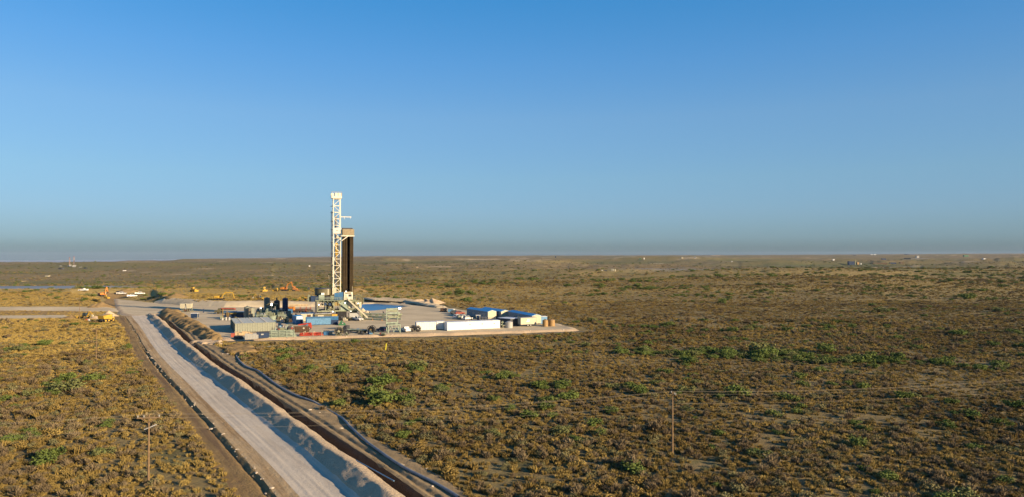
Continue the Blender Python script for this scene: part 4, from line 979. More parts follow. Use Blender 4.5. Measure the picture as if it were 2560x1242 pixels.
tc_ = box_unit('tan_trailer', 'tan box trailer with a white and orange sign on its long side', 'trailer', (1302, 815.5), (1340.5, 813.5), 2.6, 3.35, 'cream', 'grey', 0, wheels=(3.1, 4.3), raise_=.8)
sg = MB().box(2.35, 3.85, -.03, -.01, 1.75, 2.85).build('sign', p_['white'], tc_); MB().box(2.42, 2.65, -.045, -.035, 2.2, 2.8).build('emblem', p_['orange'], sg)
MB().box(2.85, 2.93, -.045, -.035, 2.2, 2.6).box(2.93, 3.1, -.045, -.035, 2.2, 2.27).box(3.2, 3.45, -.045, -.035, 2.2, 2.6).box(3.55, 3.63, -.045, -.035, 2.2, 2.6).build('lettering', p_['plastic'], sg)
box_unit('grey_trailer', 'dark grey box trailer between the grey plastic tank and the tan trailer', 'trailer', (1276, 815), (1299, 812.5), 7.0, 2.9, 'dgrey', 'tileroof', 0)
box_unit('light_blue_container', 'light blue container behind the two brown tanks', 'container', (1342, 809), (1368, 808), 2.5, 2.9, 'lblue', 'white', 0)
box_unit('tarp_stack', 'low stack under a blue tarpaulin behind the grey plastic tank', 'stack', (1262, 806), (1290, 805), 3.0, 2.0, 'lblue', 'blue', 0)
def vtank(name, label, px, py, r, h, m, group=None, dome=.25, strap=None, z=None, parts=True):
    o = thing(name, label, 'tank', P(px, py) if z is None else z, 0, group)
    MB().cyl((0, 0, 0), (0, 0, h), r, 24).build('shell', p_[m], o, smooth=True); MB().cyl((0, 0, h), (0, 0, h + dome), r * .98, 24, r * .35).build('top', p_[m] if m != 'brown' else p_['brown'], o, smooth=True)
    if strap: 
        for a_ in (-1.9, -1.3): MB().bar((r * 1.02 * math.cos(a_), r * 1.02 * math.sin(a_), 0), (r * 1.02 * math.cos(a_), r * 1.02 * math.sin(a_), h), .14, .1).build('ladder', p_[strap], o)
    if parts:
        MB().cyl((0, 0, h + dome), (0, 0, h + dome + .2), r * .2, 10).build('hatch', p_['dgrey'], o)
    return o
vtank('brown_tank', 'brown plastic tank, left one of the pair at the right end of the pad', 1363, 814.5, 1.08, 2.35, 'brown', 'brown tanks', .35)
vtank('brown_tank', 'brown plastic tank, right one of the pair at the right end of the pad', 1379, 813.5, 1.3, 2.35, 'brown', 'brown tanks', .35)
vtank('grey_plastic_tank', 'light grey plastic water tank just right of the long white trailer', 1272.5, 818, 1.4, 2.2, 'plastic', None, .35)
vtank('silo', 'dark grey tank with ladder, left of the twin pair behind the frac tanks', 618.5, 797, 1.35, 5.3, 'tank', 'tall tanks', .3)
vtank('silo', 'grey tank with a brown ladder, right of the twin pair behind the frac tanks', 628.5, 798, 1.4, 5.1, 'tank', 'tall tanks', .2, 'brown')
vtank('silo', 'tall pale grey green silo beside the yellow backhoe', 667.5, 783, 1.35, 7.4, 'tank', 'tall tanks', .2, 'rust')
vtank('silo', 'tall dark silo with a black pipe on top, in the middle of the tall tanks', 692, 786, 1.35, 6.4, 'dgrey', 'tall tanks', .4)
vtank('silo', 'tall navy blue silo left of the orange tanker', 713, 787, 1.25, 7.8, 'navy', 'tall tanks', .2)
MB().cyl((P(692, 786)[0], P(692, 786)[1], PADZ + 7.0), (P(692, 786)[0], P(692, 786)[1], PADZ + 8.0), .3, 8).build('vent_cap', p_['dgrey'])
bpy.data.objects['vent_cap']['label'] = 'black capped vent on top of the tall dark silo'; bpy.data.objects['vent_cap']['category'] = 'vent'

# blue and white units in front of the rig
box_unit('blue_container', 'long blue container with darker blue right end, in front of the rig', 'container', (765, 812.5), (846, 810), 2.6, 3.1, 'blue', 'lblue', 1.5, parts=(('door', 'navy', (9.6, 12.2, .2, 1.9)), ('panel', 'lblue', (.3, 9.3, .3, 2.7))))
cb_ = box_unit('site_cabin', 'small blue cabin with white upper wall, left of the blue container', 'cabin', (740.5, 809.5), (758, 808.5), 5.0, 3.2, 'lblue', 'roofblue', 0, parts=(('white_panel', 'white', (.2, 2.5, 2.1, 3.1)), ('door', 'dgrey', (1.7, 2.3, .3, 1.9))))
box_unit('blue_shed', 'blue roofed unit behind the blue container, left of two', 'shed', (752, 802), (786, 801), 6.0, 3.1, 'cream', 'lblue', 0, parts=(('opening', 'rust', (2.5, 4.0, 1.5, 2.7)),))
box_unit('pale_shed', 'pale roofed unit behind the blue container, right of two', 'shed', (787, 801.5), (829, 800), 6.0, 3.0, 'olive', 'tileroof', 0, parts=(('light_panel', 'cream', (1.2, 3.6, 1.9, 2.4)),))
box_unit('orange_crate', 'orange brown panelled crate at the foot of the rig', 'crate', (830, 800), (843.5, 799.5), 2.0, 2.6, 'yellow', 'brown', 0)
gs = thing('green_pump_skid', 'green pump skid at the right end of the blue container', 'pump', P(846, 812), R(10))
MB().box(0, 2.7, 0, 1.6, 0, .35).build('skid', p_['dgreen'], gs); MB().prism([(.1, .35), (1.0, 1.9), (1.5, 1.3), (2.5, .9), (2.6, .35)], .2, 1.4).build('housing', p_['dgreen'], gs); MB().cyl((1.6, .0, .8), (1.6, .2, .8), .28, 12).build('pulley', p_['plastic'], gs); MB().bar((2.4, .3, .3), (2.4, .3, 2.0), .08).build('pipe', p_['brick'], gs)
# ================================================================ VEHICLES AND MACHINES
def wheel(parent, x, y, r, w, rim='steel', name='wheel'):
    o = MB().cyl((x, y - w / 2, r), (x, y + w / 2, r), r, 16).build(name, p_['black'], parent, smooth=True)
    s = -1 if y < 0 else 1
    MB().cyl((x, y + s * w / 2, r), (x, y + s * (w / 2 + .03), r), r * .55, 12).build('rim', p_[rim], o)
    return o
def pickup(label, loc, rz, col='white', group='white pickups', load=None, cat='pickup truck', nm='pickup_truck'):
    o = thing(nm, label, cat, loc, rz, group)
    MB().prism([(-2.9, .55), (-2.9, 1.15), (-.5, 1.2), (.9, 1.2), (1.3, 1.15), (2.75, 1.05), (2.9, .85), (2.9, .5)], -.97, .97).build('body', p_[col], o)
    MB().prism([(-1.0, 1.2), (-.8, 1.88), (.65, 1.9), (1.35, 1.16)], -.88, .88).build('cab', p_[col], o)
    gl = MB()
    for s in (-1, 1): gl.add([(-.75, s * .9, 1.28), (-.62, s * .9, 1.78), (.58, s * .9, 1.8), (1.1, s * .9, 1.28)], [(0, 1, 2, 3) if s > 0 else (3, 2, 1, 0)])
    gl.add([(1.33, -.78, 1.24), (1.33, .78, 1.24), (.74, .74, 1.84), (.74, -.74, 1.84)], [(0, 1, 2, 3)]); gl.build('window', p_['glass'], o)
    if cat == 'pickup truck': MB().box(-2.8, -1.05, -.85, .85, 1.16, 1.19).box(-2.9, -1.05, -.97, -.87, 1.16, 1.42).box(-2.9, -1.05, .87, .97, 1.16, 1.42).box(-2.95, -2.85, -.9, .9, .8, 1.42).build('bed', p_[col], o)
    MB().box(2.86, 2.94, -.6, .6, .65, .95).build('grille', p_['dgrey'], o); MB().box(-2.98, 3.0, -.9, .9, .45, .6).build('bumper', p_['steel'], o)
    for s in (-1, 1):
        MB().box(2.82, 2.95, s * .85 - .1, s * .85 + .1, .75, .95).build('headlight', p_['plastic'], o); MB().box(-3.0, -2.9, s * .88 - .08, s * .88 + .08, .85, 1.2).build('tail_light', p_['red'], o)
        for x in (-1.85, 1.9): wheel(o, x, s * .9, .4, .28)
    if load: MB().box(-2.6, -1.1, -.8, .8, 1.2, 2.1).build('load', p_[load], o)
    return o
def suv(label, loc, rz, col='white', group='parked cars'):
    o = thing('car', label, 'car', loc, rz, group)
    MB().prism([(-2.3, .4), (-2.35, .95), (-2.2, 1.1), (1.0, 1.1), (2.15, .95), (2.3, .7), (2.25, .4)], -.9, .9).build('body', p_[col], o)
    MB().prism([(-2.15, 1.1), (-1.75, 1.68), (.2, 1.72), (1.1, 1.08)], -.8, .8).build('roof', p_[col], o)
    gl = MB()
    for s in (-1, 1): gl.add([(-1.95, s * .82, 1.15), (-1.65, s * .82, 1.6), (.15, s * .82, 1.62), (.85, s * .82, 1.15)], [(0, 1, 2, 3)])
    gl.add([(1.08, -.7, 1.14), (1.08, .7, 1.14), (.28, .68, 1.68), (.28, -.68, 1.68)], [(0, 1, 2, 3)]); gl.add([(-2.17, -.7, 1.14), (-2.17, .7, 1.14), (-1.83, .68, 1.63), (-1.83, -.68, 1.63)], [(3, 2, 1, 0)]); gl.build('window', p_['glass'], o)
    for s in (-1, 1):
        MB().box(2.18, 2.28, s * .7 - .15, s * .7 + .15, .7, .88).build('headlight', p_['plastic'], o); MB().box(-2.36, -2.28, s * .75 - .12, s * .75 + .12, .75, 1.0).build('tail_light', p_['red'], o)
        for x in (-1.4, 1.4): wheel(o, x, s * .82, .34, .24)
    return o
def excavator(label, loc, rz, col, boom, house_rz=0.0, s=1.0, group='excavators'):
    """boom: list of (x, z) joints from the pivot to the bucket"""
    o = thing('excavator', label, 'excavator', loc, rz, group); o.scale = (s, s, s)
    for q in (-1, 1):
        t_ = MB().prism([(-2.1, .15), (-2.4, .5), (-2.1, .95), (2.1, .95), (2.4, .5), (2.1, .15)], q * 1.3 - .3, q * 1.3 + .3).build('track', p_['black'], o)
        for x in (-1.9, 0, 1.9): MB().cyl((x, q * 1.62, .52), (x, q * 1.66, .52), .32, 10).build('roller', p_['dgrey'], t_)
    MB().cyl((0, 0, .9), (0, 0, 1.2), .8, 14).build('turntable', p_['dgrey'], o)
    MB().box(-2.6, 1.5, -1.35, 1.35, 1.2, 1.5).build('deck', p_[col], o); MB().prism([(-2.7, 1.3), (-2.8, 2.0), (-2.6, 2.5), (-.6, 2.6), (-.4, 1.5), (-.4, 1.3)], -1.35, 1.35).build('engine_cover', p_[col], o)
    MB().box(-2.85, -2.6, -1.3, 1.3, 1.3, 2.1).build('counterweight', p_['dgrey'], o)
    c = MB().prism([(-.3, 1.5), (-.3, 2.95), (1.0, 2.95), (1.45, 2.2), (1.4, 1.5)], .35, 1.3).build('cab', p_[col], o)
    MB().prism([(-.1, 2.0), (-.1, 2.8), (.9, 2.8), (1.25, 2.2), (1.2, 2.0)], .33, 1.32).build('window', p_['glass'], c)
    pts = [(p[0], -.2, p[1]) for p in boom]
    MB().bar(pts[0], pts[1], .4, .65).bar(pts[1], pts[2], .36, .5).build('boom', p_[col], o); MB().bar(pts[2], pts[3], .32, .45).build('arm', p_[col], o)
    e = pts[3]; MB().prism([(e[0] - .2, e[2] + .1), (e[0] + .7, e[2] - .1), (e[0] + .6, e[2] - .9), (e[0] - .5, e[2] - 1.0), (e[0] - .7, e[2] - .5)], -.75, .35).build('bucket', p_['rust'], o)
    MB().cyl((pts[0][0] + .6, -.2, pts[0][2] - .1), ((pts[0][0] + pts[1][0]) / 2 + .4, -.2, (pts[0][2] + pts[1][2]) / 2), .12, 8).build('cylinder', p_['steel'], o)
    return o
def backhoe(label, loc, rz, col='yellow'):
    o = thing('backhoe_loader', label, 'backhoe loader', loc, rz, 'backhoe loaders')
    MB().prism([(-1.2, .7), (-1.2, 1.5), (.4, 1.5), (2.0, 1.35), (2.1, .7)], -.5, .5).build('bonnet', p_[col], o)
    c = MB().prism([(-1.3, 1.3), (-1.1, 2.7), (.25, 2.7), (.45, 1.3)], -.75, .75).build('cab', p_['glass'], o)
    MB().box(-1.25, .4, -.82, .82, 2.7, 2.82).bar((-1.1, -.77, 1.3), (-1.0, -.77, 2.7), .1).bar((.4, -.77, 1.3), (.25, -.77, 2.7), .1).bar((-.4, -.77, 1.3), (-.4, -.77, 2.7), .08).build('roof', p_[col], c)
    for s in (-1, 1): wheel(o, -.9, s * .85, .75, .45, 'yellow'); wheel(o, 1.6, s * .8, .5, .35, 'yellow')
    MB().bar((1.0, -.65, 1.4), (2.9, -.65, .6), .2, .25).bar((1.0, .65, 1.4), (2.9, .65, .6), .2, .25).build('loader_arm', p_[col], o); MB().prism([(2.8, .2), (2.8, .9), (3.3, 1.0), (3.7, .3)], -1.1, 1.1).build('loader_bucket', p_[col], o)
    MB().bar((-1.4, 0, 1.0), (-2.6, 0, 3.2), .3, .4).build('boom', p_[col], o); MB().bar((-2.6, 0, 3.2), (-4.0, 0, 1.7), .25, .35).build('arm', p_[col], o)
    MB().prism([(-3.8, 1.9), (-4.4, 1.6), (-4.3, .9), (-3.7, 1.0)], -.35, .35).build('hoe_bucket', p_['cream'], o); MB().bar((-1.5, -1.2, .9), (-1.5, -1.2, .1), .15).bar((-1.5, 1.2, .9), (-1.5, 1.2, .1), .15).bar((-1.5, -1.2, .9), (-1.5, 1.2, .9), .2).build('stabiliser', p_[col], o)
    return o
def dozer(label, loc, rz, col='yellow', s=1.0):
    o = thing('bulldozer', label, 'bulldozer', loc, rz, 'bulldozers'); o.scale = (s, s, s)
    for q in (-1, 1): MB().prism([(-1.7, .1), (-2.0, .5), (-1.5, 1.1), (1.2, 1.0), (1.7, .5), (1.4, .1)], q * .95 - .28, q * .95 + .28).build('track', p_['black'], o)
    MB().prism([(-1.6, .8), (-1.6, 1.6), (0, 1.7), (1.6, 1.6), (1.7, .8)], -.6, .6).build('engine_cover', p_[col], o)
    MB().box(-1.4, 0.1, -.75, .75, 1.6, 2.0).build('cab', p_['glass'], o); MB().box(-1.5, .2, -.85, .85, 2.75, 2.9).bar((-1.3, -.7, 2), (-1.3, -.7, 2.8), .1).bar((0, -.7, 2), (0, -.7, 2.8), .1).bar((-1.3, .7, 2), (-1.3, .7, 2.8), .1).bar((0, .7, 2), (0, .7, 2.8), .1).box(-1.4, .1, -.72, .72, 2.0, 2.75).build('roof', p_[col], o)
    MB().prism([(2.3, .05), (2.1, .6), (2.3, 1.2), (2.45, 1.2), (2.3, .6), (2.5, .05)], -1.6, 1.6).build('blade', p_[col], o); MB().bar((0, -1.3, .5), (2.2, -1.3, .5), .2).bar((0, 1.3, .5), (2.2, 1.3, .5), .2).build('push_arm', p_[col], o)
    return o
def roller(label, loc, rz):
    o = thing('road_roller', label, 'road roller', loc, rz, 'road rollers')
    MB().cyl((1.6, -1.05, .75), (1.6, 1.05, .75), .75, 20).build('drum', p_['dgrey'], o, smooth=True); MB().bar((.4, -1.15, .75), (2.0, -1.15, .75), .15, .3).bar((.4, 1.15, .75), (2.0, 1.15, .75), .15, .3).build('drum_frame', p_['yellow'], o)
    MB().prism([(-2.2, .7), (-2.2, 1.6), (-.6, 1.8), (.4, 1.3), (.4, .7)], -.8, .8).build('engine_cover', p_['yellow'], o)
    for s in (-1, 1): wheel(o, -1.3, s * .8, .7, .5, 'yellow')
    MB().box(-.7, .4, -.7, .7, 1.4, 2.5).build('cab', p_['glass'], o); MB().box(-.8, .5, -.8, .8, 2.5, 2.62).build('roof', p_['yellow'], o)
    return o
def dump_truck(label, loc, rz):
    o = thing('dump_truck', label, 'dump truck', loc, rz)
    MB().prism([(-2.6, 1.5), (-3.0, 2.9), (1.2, 3.2), (1.6, 2.7), (.9, 1.3)], -1.5, 1.5).build('dump_body', p_['yellow'], o)
    c = MB().prism([(1.2, 1.3), (1.2, 2.0), (2.9, 1.9), (3.1, 1.2), (3.0, .8), (1.2, .8)], -1.2, 1.2).build('hood', p_['yellow'], o); MB().box(1.1, 2.2, -.9, .5, 2.0, 3.2).build('cab', p_['glass'], o); MB().box(1.05, 2.3, -1, .6, 3.2, 3.3).build('cab_roof', p_['cream'], o)
    MB().box(-2.8, 2.9, -.6, .6, .8, 1.3).build('chassis', p_['dgrey'], o)
    for s in (-1, 1):
        for x in (-1.7, -.1, 2.1): wheel(o, x, s * 1.2, .75, .5, 'yellow')
    return o
def grader(label, loc, rz):
    o = thing('motor_grader', label, 'grader', loc, rz)
    MB().prism([(-3.4, .9), (-3.4, 1.9), (-1.2, 2.0), (-1.0, .9)], -.6, .6).build('engine_cover', p_['yellow'], o); MB().bar((-1, 0, 1.3), (3.6, 0, 1.6), .35, .4).build('frame_beam', p_['yellow'], o)
    MB().box(-1.1, .3, -.7, .7, 1.4, 2.9).build('cab', p_['glass'], o); MB().box(-1.2, .4, -.8, .8, 2.9, 3.0).build('roof', p_['yellow'], o)
    MB().bar((.3, -1.6, .45), (1.3, 1.6, .45), .12, .6).build('blade', p_['steel'], o)
    for s in (-1, 1):
        for x in (-2.8, -1.4, 3.4): wheel(o, x, s * .9, .6, .38, 'yellow')
    return o
BOOM = [(1.2, 1.7), (3.0, 4.1), (5.6, 4.2), (6.6, 1.0)]
excavator('long armed yellow excavator digging behind the cut bank, arm stretched right', G(549, 749), R(2), 'yellow', [(1.2, 1.7), (3.3, 4.5), (7.6, 4.4), (8.6, .9)], s=.95)
excavator('orange excavator with boom raised on the ridge behind the rig', G(712, 726), R(-4), 'orange', [(1.0, 1.7), (2.1, 4.6), (4.8, 6.3), (5.8, 2.6)], s=1.0)
excavator('orange and yellow excavator with upright arm on the ridge at the far left', G(258, 740), R(60), 'orange', [(1.0, 1.7), (1.6, 4.6), (2.2, 6.4), (3.0, 3.0)], s=.95)
backhoe('yellow backhoe loader with glass cab behind the cut bank, near the tall silo', G(649, 749), R(-14))
backhoe('yellow backhoe loader facing left by the dirt pile left of the pad entrance', G(211, 795), R(172))
dozer('yellow bulldozer on the ridge left of the orange excavator', G(661, 727), R(-60))
dozer('small yellow bulldozer with lowered blade in front of the orange excavator', G(690, 727), R(160), s=.8)
dozer('orange bulldozer on the ridge just right of the orange excavator', G(738, 726), R(20), 'orange', 1.1)
dozer('yellow bulldozer at the ridge track, halfway between the gravel pile and silos', G(484, 728), R(-20), s=1.0)
dozer('low yellow machine with blade at the foot of the far left excavator', G(266, 745), R(-10), s=.7)
roller('yellow road roller alone on the ridge left of the mast', G(772, 724), R(-80))
dump_truck('yellow dump truck seen from behind beside the road junction', G(266, 804), R(75))
grader('yellow motor grader behind the cut bank left of the rig', G(776, 750), R(175))
dozer('small yellow machine just left of the grader, behind the cut bank', G(748, 750), R(180), s=.6)
pickup('white pickup standing alone on the ridge at the far left', G(208, 727), R(178))
pickup('white pickup beside the dark machine and gravel heap on the left ridge', G(304, 735), R(5), load='dgrey')
pickup('white pickup seen from the rear quarter, middle of the left ridge cars', G(330, 741), R(35))
pickup('white pickup rightmost of the cars on the left ridge', G(350, 735), R(25))
pickup('white pickup parked nose out at the foot of the rig ramp', P(895, 800), R(-48))
pickup('white pickup seen from behind, right of the green tower stand', P(1015, 828), R(115))
suv('white sport utility car nearest the crew trailers, rightmost of the parked cars', P(1169, 798), R(50)); suv('white car in the middle of the cars by the crew trailers', P(1158, 795), R(58)); suv('white car leftmost of those by the crew trailers', P(1144, 794), R(60))
suv('dark red car parked behind the white cars', P(1150, 785), R(20), 'brick'); suv('blue car in shade behind the front row, left of the green tower stand', P(956, 827), R(140), 'navy'); suv('second dark car partly behind the dark red one', P(1138, 783), R(15), 'dgrey')
# flat bed truck with green deck
def flat_truck(label, loc, rz, cab='navy', bed='ltg', load=None, L=7.0, nm='flatbed_truck'):
    o = thing(nm, label, 'truck', loc, rz)
    MB().prism([(L / 2, .6), (L / 2, 2.5), (L / 2 + 1.1, 2.6), (L / 2 + 1.5, 1.7), (L / 2 + 2.8, 1.5), (L / 2 + 2.9, .6)], -1.15, 1.15).build('cab', p_[cab], o)
    MB().box(-L / 2, L / 2 - .1, -1.2, 1.2, 1.1, 1.3).build('bed', p_[bed], o); MB().box(-L / 2, L / 2 + 2.6, -.5, .5, .7, 1.1).build('chassis', p_['black'], o)
    MB().add([(L / 2 + 1.13, -1, 2.5), (L / 2 + 1.13, 1, 2.5), (L / 2 + 1.52, 1, 1.75), (L / 2 + 1.52, -1, 1.75)], [(0, 1, 2, 3)]).build('windscreen', p_['glass'], o)
    for s in (-1, 1):
        for x in (-L / 2 + 1, -L / 2 + 2.2, L / 2 + 1.9): wheel(o, x, s * 1.0, .5, .35)
    if load: load(o)
    return o
flat_truck('dark truck with pale green deck in the front row, left of the black reel', P(893, 831), R(165), 'dgrey')
flat_truck('dark flatbed truck loaded with orange tank, right of the navy silo', P(742, 781), R(175), 'navy', 'rust', lambda o: MB().box(1.2, 4.3, -1, 1, 1.35, 3.0).build('orange_tank', p_['orange'], o))
flat_truck('dark long truck with yellow posts left of the twin tanks', P(572, 783), R(178), 'olive', 'dgrey', lambda o: [MB().cyl((-3, y, 2.2 + .3 * (y > 0)), (3.2, y, 2.2 + .3 * (y > 0)), .3, 8).build('red_pipe', p_['brick'], o) for y in (-.7, 0, .7)] and None)
# telehandler behind a rusty dumpster
th = thing('telehandler', 'red telehandler with boom lowered behind the rusty basket', 'telehandler', P(768, 822.5), R(8)); th.scale = (.8, .8, .8)
MB().box(-2.6, 2.0, -1, 1, .7, 1.5).build('body', p_['red'], th); MB().bar((-4.0, .0, 2.2), (1.8, 0, 3.0), .5, .55).build('boom', p_['red'], th); MB().prism([(.6, 1.5), (.6, 2.7), (1.8, 3.3), (2.1, 2.0), (2.0, 1.5)], -1.1, -.2).build('cab', p_['red'], th)
for s in (-1, 1): wheel(th, -1.7, s * 1.0, .6, .4, 'plastic'); wheel(th, 1.2, s * 1.0, .6, .4, 'plastic')
db_ = thing('rusty_basket', 'long rusty brown open basket in front of the red telehandler', 'skip', P(734, 830), R(9))
MB().box(0, 5.2, 0, .1, .2, 2.2).box(0, .1, .1, 1.9, .2, 2.2).box(5.1, 5.2, .1, 1.9, .2, 1.9).box(.1, 5.1, .1, 1.9, .2, .3).box(0, 5.2, 1.9, 2.0, .2, 2.0).build('shell', p_['rust'], db_)
rbs = meshonly(MB().box(0, .08, -.1, 0, .2, 2.2), 'stake', p_['rust'])
for i in range(9): inst('stake', rbs, (.05 + i * .63, 0, 0), db_)
MB().box(3.2, 3.8, -.14, -.10, 1.2, 1.8).build('notice', p_['cream'], db_)
for i, (px, py, r) in enumerate(((748, 827, .5), (753, 827.5, .42))):
    o = MB().cyl((0, 0, 0), (0, .8, 0), r, 12).build('drum', p_['cream'], smooth=True); q = P(px, py); o.location = (q[0], q[1], q[2] + r); tag(o, 'cream drum lying in front of the rusty basket, %s of two' % ('left' if i == 0 else 'right'), 'drum', 'cream drums')
# ---------------------------------------------------------------- long pipes and racks
def long_thing(name, label, cat, p0, p1, zc, r, m, group=None, n=8, zoff=PADZ):
    a = Vector(at(p0[0], p0[1], zoff)); b = Vector(at(p1[0], p1[1], zoff)); mid = (a + b) / 2; d = (b - a) / 2
    o = MB().cyl((-d.length, 0, 0), (d.length, 0, 0), r, n).build(name, p_[m], smooth=True); o.location = (mid.x, mid.y, zoff + zc); o.rotation_euler = (0, 0, math.atan2(d.y, d.x)); tag(o, label, cat, group); return o
for i in range(10):
    k, r_ = divmod(i, 4)
    long_thing('red_pipe', 'red pipe in the strapped bundle on the front edge of the pad', 'pipe', (748 + 3 * random.random(), 839.8 - r_ * 1.3 - k * .4), (812 - 6 * random.random(), 838 - r_ * 1.3 - k * .4), .2 + .3 * k + random.random() * .1, .14, 'red', 'red pipes in a bundle')
for i, px in enumerate((760, 783, 805)):
    q = P(px, 839); o = MB().bar((0, -.2, 0), (0, -.2, 1.5), .12).bar((0, 1.9, 0), (0, 1.9, 1.5), .12).bar((0, -.2, 1.5), (0, 1.9, 1.5), .1).build('pipe_strap', p_['cream']); o.location = q; tag(o, '%s cream stake frame holding the red pipe bundle' % ('left', 'middle', 'right')[i], 'stake', 'stakes of the red bundle')
rk = thing('green_frame_stack', 'stack of long pale green steel frames on the front edge of the pad', 'steel frames', *(lambda a, h, L: (a, h))(*pad2((672, 843.5), (736, 841))))
for k in range(5):
    for j in range(2):
        y = j * 1.6 + .1 * (k % 2); z = .25 + k * .5
        MB().bar((.1 * k, y, z), (8.8 - .3 * k, y, z), .22, .26).build('beam', p_['ltg'], rk)
for x in (.8, 3.2, 5.6, 8.0): MB().bar((x, -.15, 0), (x, -.15, 2.5), .18).bar((x, 1.8, 0), (x, 1.8, 2.5), .18).build('stake', p_['ltg'], rk)
MB().box(3.5, 5.0, .3, 1.4, 2.5, 3.2).build('gear_box', p_['green2'], rk); MB().cyl((6.6, .3, 3.0), (6.6, 1.2, 3.2), .45, 12).build('hub', p_['dgrey'], rk); MB().bar((5.4, .6, 2.6), (5.9, .6, 4.2), .3).build('bracket', p_['ltg'], rk)
# green tower stand near the front edge
tw = thing('tower_stand', 'pale green steel tower stand with tall open frame on the front edge of the pad', 'steel frame', *(lambda a, h, L: (a, h))(*pad2((969, 831.5), (1002, 830))))
for x in (0.2, 4.5):
    for y in (0, 2.6): MB().bar((x, y, 0), (x, y, 2.9), .28).build('leg', p_['ltg'], tw)
MB().bar((0, 0, 2.9), (4.7, 0, 2.9), .3, .35).bar((0, 2.6, 2.9), (4.7, 2.6, 2.9), .3, .35).bar((.1, .1, 2.9), (.1, 2.5, 2.9), .3, .35).bar((4.6, .1, 2.9), (4.6, 2.5, 2.9), .3, .35).build('top_frame', p_['ltg'], tw)
for a, b in (((.2, 0, .2), (1.5, 0, 2.7)), ((1.5, 0, 2.7), (2.2, 0, .2)), ((2.2, 0, .2), (3.2, 0, 2.7)), ((3.2, 0, 2.7), (4.4, 0, .2)), ((.2, 2.6, .2), (2.3, 2.6, 2.7)), ((2.3, 2.6, 2.7), (4.4, 2.6, .2)), ((4.5, 0, .2), (4.5, 2.6, 2.7)), ((.2, 0, .2), (.2, 2.6, 2.7))): MB().bar(a, b, .14).build('brace', p_['ltg'], tw)
for x in (-.1, 3.9): MB().bar((x, 1.3, 3.0), (x, 1.3, 8.6), .3).build('mast_post', p_['ltg'], tw)
MB().bar((-.2, 1.3, 3.5), (4.0, 1.3, 3.5), .25, .5).bar((-.2, 1.3, 6.9), (4.7, 1.3, 6.9), .3, .55).bar((-.2, 1.3, 8.4), (4.0, 1.3, 8.4), .3, .5).build('cross_beam', p_['ltg'], tw)
MB().bar((.1, 1.3, 7.9), (3.8, 1.3, 7.6), .25, .6).bar((.3, 1.5, 5.9), (4.6, 1.5, 5.2), .3, .5).bar((.5, 1.1, 5.2), (4.2, 1.1, 5.9), .25, .35).cyl((3.8, 1.1, 6.2), (5.3, 1.1, 6.4), .35, 10).build('folded_arm', p_['green'], tw)
MB().box(4.3, 5.0, 1.0, 1.5, 8.3, 8.8).build('flood_lamp', p_['lamp'], tw)
# long green catwalk frames on the pad right of the rig
for i, (a, b, z, w) in enumerate((((905, 797), (968, 800), .3, .3), ((930, 795), (1003, 799), .5, .25), ((905, 788), (1005, 790), 1.0, .28), ((905, 791), (970, 793), .5, .25))):
    long_thing('green_pipe', ('pale green pipe lying on the ground, nearest of those right of the rig', 'second pale green pipe right of the rig, reaching behind the tower stand', 'long pale green pipe raised on low stands right of the rig', 'short pale green pipe under the raised one')[i], 'pipe', a, b, z, w, 'ltg', 'green pipes right of the rig')
for i, px in enumerate((913, 926, 942, 958, 984, 999)):
    q = P(px, 791 + i * .2); o = MB().box(-.6, .6, -.5, -.3, 0, 1.0).box(-.6, .6, .3, .5, 0, 1.0).bar((-.6, -.4, 0), (.6, -.4, 1.4), .12).bar((-.6, 0, 1.0), (.6, 0, 1.0), .2).build('pipe_stand', p_['green2']); o.location = q; tag(o, 'low green stand under the raised pipe, number %s from the rig' % ('one', 'two', 'three', 'four', 'five', 'six')[i], 'pipe stand', 'stands of the raised pipe')
for i, (px, py) in enumerate(((923, 785), (957, 783))):
    q = P(px, py); o = MB().prism([(0, 0), (0, 1.4), (.9, .2), (.9, 0)], -.3, .3).build('wedge_stop', p_['dgrey']); o.location = q; tag(o, 'dark wedge on the pad behind the green pipes, %s' % ('left' if i == 0 else 'right'), 'wedge', 'dark wedges')
# reels and stands in the front row
def reel(label, px, py, r, w, rz, col='black', rim='green2', hub='cream', stand=True, grp='reels in the front row'):
    o = thing('cable_reel', label, 'reel', P(px, py), rz, grp)
    MB().cyl((0, -w / 2, r + .1), (0, w / 2, r + .1), r * .72, 20).build('coil', p_[col], o, smooth=True)
    for s in (-1, 1): MB().torus((0, s * w / 2, r + .1), r * .95, .1, 24).bar((-r * .9, s * w / 2, r + .1), (r * .9, s * w / 2, r + .1), .12).bar((0, s * w / 2, .1), (0, s * w / 2, 2 * r), .12).build('rim', p_[rim], o)
    MB().cyl((0, -w / 2 - .15, r + .1), (0, w / 2 + .15, r + .1), r * .25, 12).build('hub', p_[hub], o)
    if stand: MB().bar((-r * .7, -w / 2 - .25, 0), (0, -w / 2 - .25, r + .1), .15).bar((r * .7, -w / 2 - .25, 0), (0, -w / 2 - .25, r + .1), .15).build('stand', p_['green2'], o)
    return o
reel('large open reel with olive hoop and white hub, leftmost reel of the front row', 847, 838, 1.45, 1.2, R(10), rim='olive')
reel('black tyre like reel between the first hoop and the dark truck', 866, 837, 1.0, 1.0, R(20), rim='dgrey', hub='grey')
reel('black reel with tan fittings inside, right of the dark truck', 929, 833, 1.4, 1.6, R(-15), rim='black', hub='brown')
reel('big black wheel with pale hub at the left end of the white container', 1045, 828, 1.05, .9, R(10), rim='black', hub='plastic', stand=False)
reel('dark reel beside the big black wheel, left of the white container', 1033, 826, 1.0, 1.0, R(5), rim='dgrey', hub='navy', stand=False)
